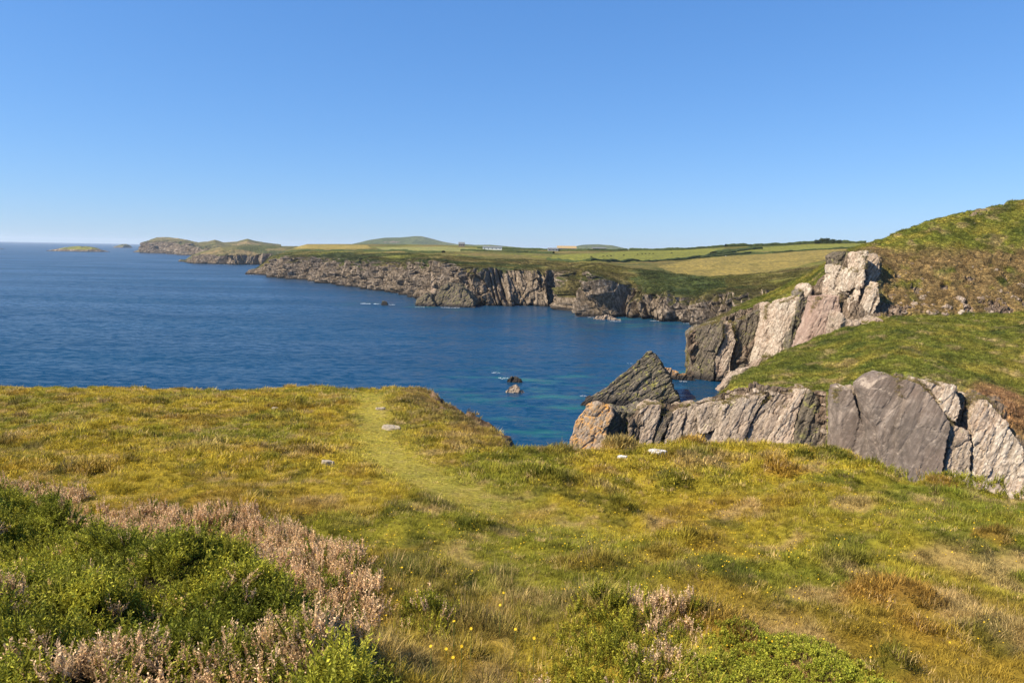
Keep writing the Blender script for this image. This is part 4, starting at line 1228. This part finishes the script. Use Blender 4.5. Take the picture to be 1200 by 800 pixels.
def gorse_h(x, y):
    """height of the gorse thicket above the ground"""
    d = polydist(x, y, GORSE, True); ins = inpoly(x, y, GORSE)
    p = xyz(x, y)
    e = np.where(ins, sstep(0, .45, d), 0)
    lump = .5 + .62 * fbm(p * 1.6, 3, 111); b, cid = cells(np.stack([x * 1.35, y * 1.35, 0 * x], -1), 112)
    near = (sstep(1.5, 3.5, y) * .45 + .55) * np.interp(y, [6, 9], [1., .62])
    return e * (.50 + .26 * lump + .30 * cid * sstep(0, .35, b)) * near, ins

def random_in(poly, dens):
    a = np.array(poly); lo, hi = a.min(0), a.max(0)
    n = int((hi - lo).prod() * dens)
    q = lo + (hi - lo) * rng.random((n, 2))
    return q[inpoly(q[:, 0], q[:, 1], poly)]

def seen(q, pad=1.5):
    return np.abs(q[:, 0]) < q[:, 1] * .78 + pad

def rots(n, tilt):
    return np.stack([rng.normal(0, tilt, n), rng.normal(0, tilt, n), rng.uniform(0, 6.283, n)], -1)

def plant_grass():
    Q = []
    for y0, y1, dens in ((1.2, 7, 330), (7, 12, 210), (12, 20, 130), (20, 30, 85), (30, 42, 60)):
        n = int((y1 * .78 + 4.5) * 2 * (y1 - y0) * dens)
        q = np.stack([rng.uniform(-1, 1, n) * (y1 * .78 + 4.5), rng.uniform(y0, y1, n)], -1)
        Q.append(q[seen(q, 4.5)])
    q = np.concatenate(Q)
    x, y = q[:, 0], q[:, 1]
    z, s = near_z(x, y)
    gh, gin = gorse_h(x, y)
    pd = polydist(x, y, PATH)
    lim = np.where(prom(x, y) > .5, -.05 + .7 * (fbm(xyz(x, y) * 1.6, 2, 38) > .12), .35)
    keep = (s < lim + .25 * rng.random(len(x))) & (gh < .12)
    x, y, z, pd, s = x[keep], y[keep], z[keep], pd[keep], s[keep]
    n = len(x)
    p = xyz(x, y)
    c = near_colour(x, y)
    tall = fbm(p * .8, 3, 121)
    far = y > 12
    idx = np.where(far, rng.integers(2, 4, n), rng.integers(0, 2, n))
    # rank grass beside the thicket and on the right-hand slope
    rank = np.exp(-((x + .1) ** 2 / 2.2 + (y - 5.6) ** 2 / 3.5)) + .22 * sstep(.05, .4, tall) * sstep(0, 3, x) * sstep(16, 9, y)
    pick = rng.random(n) < .34 * rank
    idx[pick] = rng.integers(4, 6, pick.sum())
    scl = rng.uniform(.7, 1.3, n) * (1 + .35 * tall) * np.interp(y, [0, 10, 20, 40], [.95, 1., 1.2, 1.55]) * (.45 + .55 * np.maximum(sstep(.15, .8, pd), sstep(12, 9, y)))
    scl *= .8 + .75 * tussock(x, y)[0] * sstep(.3, .9, pd)
    # rank grass turns grey green, random tufts are dried to tan
    c = lerp(c, np.array([.20, .20, .055]), .6 * np.clip(rank, 0, 1) * sstep(-.4, .3, tall))
    dry = rng.random(n) < .10 + .16 * np.clip(rank, 0, 1)
    c[dry] = lerp(c[dry], C_TAN * 1.05, rng.uniform(.4, 1, dry.sum()))
    brow = sstep(-1.1, -.1, s) * sstep(-6, -4.5, x) * sstep(5, 1, x)
    c = lerp(c, np.array([.25, .17, .08]), .65 * brow * rng.random(n))
    c *= rng.uniform(.4, 1.65, n)[:, None]
    scatter('grass', np.stack([x, y, z - .01], -1), rots(n, .16), scl, idx, c, grass_protos, 'rough olive and straw coloured grass covering the cliff top', 'grass')
plant_grass()

# gorse
G_GREEN = np.array([.15, .165, .018]); G_TIP = np.array([.46, .42, .045]); G_DEAD = np.array([.64, .42, .20]); G_PINK = np.array([.82, .58, .34])
gorse_protos = proto_collection('gorse_kinds', [sprig('a_gorse', .15, 8, 20, .026, .0032, M['leaflet'], 21, .6), sprig('b_gorse', .13, 9, 18, .024, .0034, M['leaflet'], 22, .8), sprig('c_gorse', .18, 7, 22, .028, .0032, M['leaflet'], 23, .5)])
dead_protos = proto_collection('dead_kinds', [sprig('a_dead', .15, 6, 17, .022, .004, M['leaflet'], 31, .45), sprig('b_dead', .18, 5, 19, .02, .004, M['leaflet'], 32, .35), sprig('c_dead', .12, 8, 13, .022, .004, M['leaflet'], 33, .7)])
mat_protos = proto_collection('mat_kinds', [sprig('a_mat', .06, 9, 10, .018, .005, M['leaflet'], 41, 1.), sprig('b_mat', .05, 10, 9, .018, .005, M['leaflet'], 42, 1.2)])

def plant_gorse():
    # woody inside of the thicket
    xs = np.linspace(-12, 0, 150); ys = np.linspace(.4, 11.2, 140)
    X, Y = np.meshgrid(xs, ys); x, y = X.ravel(), Y.ravel()
    h, _ = gorse_h(x, y); z, _ = near_z(x, y)
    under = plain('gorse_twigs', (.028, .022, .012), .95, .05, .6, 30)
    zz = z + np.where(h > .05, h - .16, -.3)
    root = empty('gorse_thicket', (-4, 5, float(near_z(np.array([-4.]), np.array([5.]))[0][0])))
    tag(root, 'dense green gorse thicket speckled with dead brown sprays beside the cliff top grass', 'gorse', kind='stuff')
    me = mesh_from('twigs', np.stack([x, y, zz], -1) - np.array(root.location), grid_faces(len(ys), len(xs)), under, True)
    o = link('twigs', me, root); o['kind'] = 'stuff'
    q = random_in(GORSE, 380); q = q[seen(q, 5.) & (q[:, 1] > .9)]
    x, y = q[:, 0], q[:, 1]
    h, _ = gorse_h(x, y); z, _ = near_z(x, y)
    k = h > .08; x, y, h, z = x[k], y[k], h[k], z[k]
    n = len(x); p = xyz(x, y)
    # tips follow the lumpy surface
    e = .04
    gx = (gorse_h(x + e, y)[0] - h) / e; gy = (gorse_h(x, y + e)[0] - h) / e
    rot = np.stack([np.arctan(np.clip(-gy, -1.5, 1.5)) * -.6 + rng.normal(0, .3, n), np.arctan(np.clip(-gx, -1.5, 1.5)) * .6 + rng.normal(0, .3, n), rng.uniform(0, 6.28, n)], -1)
    c = lerp(np.tile(G_GREEN, (n, 1)), G_TIP, np.clip(.5 + .9 * fbm(p * 1.8, 3, 131), 0, 1) * rng.uniform(.3, 1, n))
    dn = .7 * fbm(p * np.array([3.2, 2., 1]), 3, 132) + .5 * fbm(p * .9, 2, 133) + .26 * sstep(4.6, 3.2, y) * sstep(-2.6, -1.0, x) + .10 * sstep(6.5, 4, y)
    dead = rng.random(n) < .6 * sstep(.2, .5, dn) + .05
    c *= rng.uniform(.6, 1.5, n)[:, None]
    g = ~dead
    org = np.array(root.location)
    scatter('foliage', np.stack([x, y, z + h - .11 - .07 * rng.random(n) ** 2], -1)[g] - org, rot[g], rng.uniform(.75, 1.35, n)[g], rng.integers(0, 3, n)[g], c[g], gorse_protos, None, None, root, False)
    cd = lerp(np.tile(G_DEAD, (n, 1)), G_PINK, rng.random(n)) * rng.uniform(.65, 1.2, n)[:, None]
    scatter('dead_sprays', np.stack([x, y, z + h - .09], -1)[dead] - org, rots(n, .3)[dead], rng.uniform(.6, 1.1, n)[dead], rng.integers(0, 3, n)[dead], cd[dead], dead_protos, None, None, root, False)

def plant_heather():
    q = random_in(HEATH, 330); q = q[seen(q, 5.)]
    x, y = q[:, 0], q[:, 1]
    gh, _ = gorse_h(x, y); z, _ = near_z(x, y); p = xyz(x, y)
    d = polydist(x, y, HEATH, True)
    patch = fbm(p * .9, 3, 141)
    k = (gh < .25) & (rng.random(len(x)) < sstep(-.45, .0, patch) * sstep(-.1, .35, d + .25 * patch))
    x, y, z, gh, patch = x[k], y[k], z[k], gh[k], patch[k]; n = len(x)
    green = rng.random(n) < .15 + .75 * sstep(.22, .45, fbm(xyz(x, y) * .75, 3, 142))
    hh = .10 + .16 * (fbm(xyz(x, y) * 1.3, 3, 143) * .5 + .5)
    c = lerp(np.tile(G_PINK, (n, 1)), G_DEAD, rng.random(n)) * rng.uniform(.7, 1.2, n)[:, None]
    c[green] = G_GREEN * rng.uniform(.8, 1.4, green.sum())[:, None]
    scatter('dead_heather', np.stack([x, y, z + gh * .7 + hh * rng.uniform(0, 1, n) - .08], -1), rots(n, .3), rng.uniform(.8, 1.35, n), rng.integers(0, 3, n), c, dead_protos,
            'pinkish brown dead heather fringing the gorse thicket', 'heather')

def plant_mats():
    q = random_in(MAT, 900); x, y = q[:, 0], q[:, 1]; z, _ = near_z(x, y); n = len(x); p = xyz(x, y)
    d = polydist(x, y, MAT, True)
    hh = .05 * sstep(0, .3, d) * (.7 + .5 * fbm(p * 2.2, 2, 151))
    c = lerp(np.tile(np.array([.26, .29, .03]), (n, 1)), np.array([.42, .40, .05]), rng.random(n)) * rng.uniform(.8, 1.25, n)[:, None]
    scatter('low_shrub', np.stack([x, y, z + hh], -1), rots(n, .3), rng.uniform(.5, .9, n), rng.integers(0, 2, n), c, mat_protos, 'bright green low mat of creeping shrub in the grass', 'shrub')
    for poly, dens, pink, nm, lab, gr in ((MIXED, 210, .30, 'mixed_scrub', 'mixed grey green scrub with dry pink stalks beside the bright low mat', .16), (CLUMP, 260, .08, 'gorse_clump', 'small separate green gorse clump amid long dry grass', .3), (BRAMBLE, 150, .12, 'bramble_scrub', 'dull green bramble scrub at the turf edge below the white slab', .3)):
        q = random_in(poly, dens); x, y = q[:, 0], q[:, 1]; z, _ = near_z(x, y); n = len(x); p = xyz(x, y)
        d = polydist(x, y, poly, True)
        hh = gr * sstep(0, .4, d) * (.5 + .6 * (fbm(p * 2., 3, 153) * .5 + .5))
        pk = rng.random(n) < pink * 2 * sstep(-.15, .3, fbm(p * 1.6, 3, 154))
        c = lerp(np.tile(G_GREEN * .95, (n, 1)), G_TIP, rng.random(n)) * rng.uniform(.8, 1.2, n)[:, None]
        c[pk] = (G_PINK * rng.uniform(.65, 1.1, (pk.sum(), 1)))
        idx = rng.integers(0, 3, n)
        scatter(nm, np.stack([x, y, z + hh - .08], -1), rots(n, .3), rng.uniform(.6, 1.2, n), idx, c, dead_protos, lab, 'scrub')
plant_gorse(); plant_heather(); plant_mats()

# scrub and grass on the headland across the gully
def plant_cliff():
    tri = grid_faces(len(np.unique(cliff_T)), len(cliff_PX) // len(np.unique(cliff_T)))
    w = (cliff_rock < .45) & (cliff_T > .9) & (cliff_T < 7.2) & (cliff_PX < 1240) & (cliff_v[:, 2] > 1)
    f = tri[w[tri].all(1)]
    A, Bq, Cq, D = (cliff_v[f[:, i]] for i in range(4))
    area = .5 * np.linalg.norm(np.cross(Cq - A, D - Bq), axis=1)
    n = 95000
    k = rng.choice(len(f), n, p=area / area.sum())
    u, t = rng.random((n, 1)), rng.random((n, 1))
    p = (A[k] * (1 - u) + Bq[k] * u) * (1 - t) + (D[k] * (1 - u) + Cq[k] * u) * t
    clump = fbm(p * 1.1, 3, 162)
    c = cliff_cc[f[k, 0]] * (rng.uniform(.45, 1.6, n) * (1 + .75 * clump))[:, None]
    bush = fbm(p * .3, 3, 161) > .22
    scl = rng.uniform(2.0, 4.0, n) * np.where(bush, 1.5, 1.) * (1 + .5 * clump)
    # grass hanging over the rims of the slabs
    ra = np.array([e[0] for e in RIM]); rb = np.array([e[1] for e in RIM]); ln = np.linalg.norm(rb - ra, axis=1)
    m = 5200; kk = rng.choice(len(ra), m, p=ln / ln.sum()); u = rng.random((m, 1))
    rp = ra[kk] * (1 - u) + rb[kk] * u + np.stack([rng.normal(0, .3, m), rng.uniform(.2, 2.6, m), rng.normal(-.05, .2, m)], -1)
    ok = fbm(rp * .35, 3, 163) > .02
    rp = rp[ok]; m = len(rp)
    p = np.concatenate([p, rp]); n = len(p)
    c = np.concatenate([c, lerp(np.tile(np.array([.17, .16, .03]), (m, 1)), np.array([.33, .24, .11]), rng.random(m))]); scl = np.concatenate([scl, rng.uniform(2., 4.5, m)])
    scatter('hill_grass', p - np.array([0, 0, .05]), rots(n, .3), scl, rng.integers(2, 4, n), c, grass_protos, 'coarse grass and heath on the rocky headland across the gully', 'grass')
plant_cliff()

def plant_coast():
    nv = len(coast_me.vertices)
    v = np.empty(nv * 3, np.float32); coast_me.vertices.foreach_get('co', v); v = v.reshape(-1, 3).astype(float)
    r = np.empty(nv, np.float32); coast_me.attributes['rock'].data.foreach_get('value', r)
    cc = np.empty(nv * 4, np.float32); coast_me.attributes['col'].data.foreach_get('color', cc); cc = cc.reshape(-1, 4)[:, :3].astype(float)
    nc = len(np.unique(np.round(COAST_PX, 3)))
    f = grid_faces(nv // nc, nc)
    rowi = f[:, 0] // nc
    ok = (r[f].max(1) < .55) & (rowi > 40) & (rowi < 118) & (v[f[:, 0], 2] > 3)
    f = f[ok]
    A, Bq, Cq, D = (v[f[:, i]] for i in range(4))
    area = .5 * np.linalg.norm(np.cross(Cq - A, D - Bq), axis=1) / (A[:, 1] ** 1.3)
    n = 60000
    k = rng.choice(len(f), n, p=area / area.sum())
    u, t = rng.random((n, 1)), rng.random((n, 1))
    p = (A[k] * (1 - u) + Bq[k] * u) * (1 - t) + (D[k] * (1 - u) + Cq[k] * u) * t
    clump = fbm(p * .09, 4, 181)
    qx, qy = pix(p)
    keep = (clump > -.25)
    for poly, _ in FIELDS[:3]: keep &= ~inpoly(qx, qy, poly)
    p, clump, k = p[keep], clump[keep], k[keep]; n = len(p)
    c = cc[f[k, 0]] * (rng.uniform(.4, 1.5, n) * (1.1 - .35 * sstep(.0, .4, clump)))[:, None]
    scatter('coast_scrub', p - np.array([0, 0, .1]), rots(n, .3), rng.uniform(5, 10, n) * (1 + .9 * np.clip(clump, 0, 1)), rng.integers(2, 4, n), c, grass_protos, 'dark heath and scrub above the far cliffs', 'scrub')
plant_coast()

# small yellow flowers dotted through the turf, and the taller single ones in the long grass
M['petal'] = plain('yellow_petal', (.80, .52, .02), .6, .2, .1, 50); M['stalk'] = plain('flower_stalk', (.10, .14, .03))
def flower_mesh(r):
    V = [(0, 0, .004)]; Fc = []
    for k in range(14):
        a = 2 * math.pi * k / 14; b = .18
        q = len(V)
        V += [(r * .6 * math.cos(a - b), r * .6 * math.sin(a - b), .006), (r * math.cos(a), r * math.sin(a), .002 + .004 * (k % 2)), (r * .6 * math.cos(a + b), r * .6 * math.sin(a + b), .006)]
        Fc.append((0, q, q + 1, q + 2))
    return mesh_from('petals', V, Fc, M['petal'])
def flowers():
    fm = flower_mesh(.02)
    bm = bmesh.new(); bmesh.ops.create_cone(bm, cap_ends=True, segments=5, radius1=.0025, radius2=.0018, depth=1.); bmesh.ops.translate(bm, verts=bm.verts, vec=(0, 0, -.5))
    sm = bpy.data.meshes.new('stalk'); bm.to_mesh(sm); bm.free(); sm.materials.append(M['stalk'])
    for px, py in [(471, 684), (413, 718), (586, 719), (590, 696), (626, 747), (604, 739), (505, 765), (523, 763), (541, 760), (531, 776), (552, 745), (532, 741)]:
        x, y = ground_pt(px, py)
        h = .24; f = 1 - h / float(drop_of(np.array(y)) - TX * x - TY * y); x, y = x * f, y * f     # the head stands above the ground on the same ray
        z = float(near_z(np.array([x]), np.array([y]))[0][0])
        if (px, py) == (413, 718): h = .5
        t = empty('hawkbit', (x, y, z))
        tag(t, 'yellow dandelion like flower on a thin stalk in the long grass', 'flower', 'yellow flowers in the long grass')
        o = link('petals', fm, t); o.location = (0, 0, h); o.rotation_euler = (.5 + rng.normal(0, .2), rng.normal(0, .3) - .2, 0); o.scale = (.62,) * 3
        o = link('stalk', sm, t); o.location = (0, 0, h); o.scale = (1, 1, h + .02)
    pr = proto_collection('flower_kinds', [bpy.data.objects.new('tiny_flower', flower_mesh(.0065))])
    Q = []
    for y0, y1, dens in ((4.5, 14, 34), (14, 37, 26)):
        n = int((y1 * .78 + 2) * 2 * (y1 - y0) * dens)
        q = np.stack([rng.uniform(-1, 1, n) * (y1 * .78 + 2), rng.uniform(y0, y1, n)], -1); Q.append(q[seen(q)])
    q = np.concatenate(Q); x, y = q[:, 0], q[:, 1]; z, s = near_z(x, y); gh, _ = gorse_h(x, y)
    k = (s < -.4) & (gh < .02) & (fbm(xyz(x, y) * .5, 3, 171) > -.15); x, y, z = x[k], y[k], z[k]; n = len(x)
    scatter('tiny_flowers', np.stack([x, y, z + .11], -1), rots(n, .4), rng.uniform(.8, 1.5, n) * np.interp(y, [5, 36], [1, 1.6]), np.zeros(n), np.ones((n, 3)), pr, 'tiny yellow flowers dotted through the turf', 'flowers')
flowers()

# stones lying in the turf and on the path
M['stone_white'] = rock_material('stone_white', ((.45, .43, .4), (.6, .58, .54), (.68, .66, .62), (.75, .73, .7), (.5, .45, .4)), 6, tide=False, bdist=.01)
M['stone_tan'] = rock_material('stone_tan', ((.2, .16, .11), (.33, .27, .19), (.42, .35, .25), (.5, .43, .33), (.3, .25, .17)), 6, tide=False, bdist=.01)
def stones():
    for i, (px, py, w, hgt, m, lab) in enumerate([
        (730, 537, .20, .05, 'stone_white', 'small white stone in the turf left of the larger white stone'),
        (771, 531, .36, .05, 'stone_white', 'larger white stone at the turf edge below the pale slabs'),
        (447, 480, .30, .06, 'stone_tan', 'flat pale stone on the trodden path near the brow'),
        (458, 502, .62, .05, 'stone_tan', 'broad flat stone set in the trodden path'),
        (383, 545, .22, .07, 'stone_tan', 'flat tan stone in the grass left of the path'),
        (322, 479, .25, .04, 'stone_tan', 'dull stone half buried in the turf far from the path')]):
        p = hit(near_bvh, px, py)
        if p is None: continue
        n = 8
        ang = np.linspace(0, 2 * math.pi, n + 1)[:-1]
        rr = w * .5 * (1 + .22 * rng.standard_normal(n))
        top = [(p.x + r * math.cos(a), p.y + r * .7 * math.sin(a), p.z + hgt + .02) for a, r in zip(ang, rr)]
        bot = [(p.x + r * 1.15 * math.cos(a), p.y + r * .8 * math.sin(a), p.z - .08) for a, r in zip(ang, rr)]
        me = rock_mesh(top, bot, M[m], .02, .02, 700 + i, bed=.12)
        me.name = 'stone'
        tag(link('stone', me), lab, 'stone', 'stones lying in the turf')
stones()

# ------------------------------------------------------------------ air
def haze():
    nt = NT('haze_air')
    pv = nt.n('ShaderNodeVolumePrincipled')
    pv.inputs['Color'].default_value = (.80, .90, 1., 1)
    pv.inputs['Density'].default_value = 4.0e-5
    pv.inputs['Anisotropy'].default_value = .2
    nt.l(pv.outputs[0], nt.out.inputs['Volume'])
    r = 21000; z0, z1 = -8, 130
    V = [(x, y, z) for x in (-r, r) for y in (-r, r) for z in (z0, z1)]
    Fc = [(0, 1, 3, 2), (4, 6, 7, 5), (0, 4, 5, 1), (2, 3, 7, 6), (0, 2, 6, 4), (1, 5, 7, 3)]
    o = link('haze', mesh_from('haze', V, Fc, nt.m))
    tag(o, 'thin blue sea haze over the far coast', 'haze', kind='stuff')
haze()
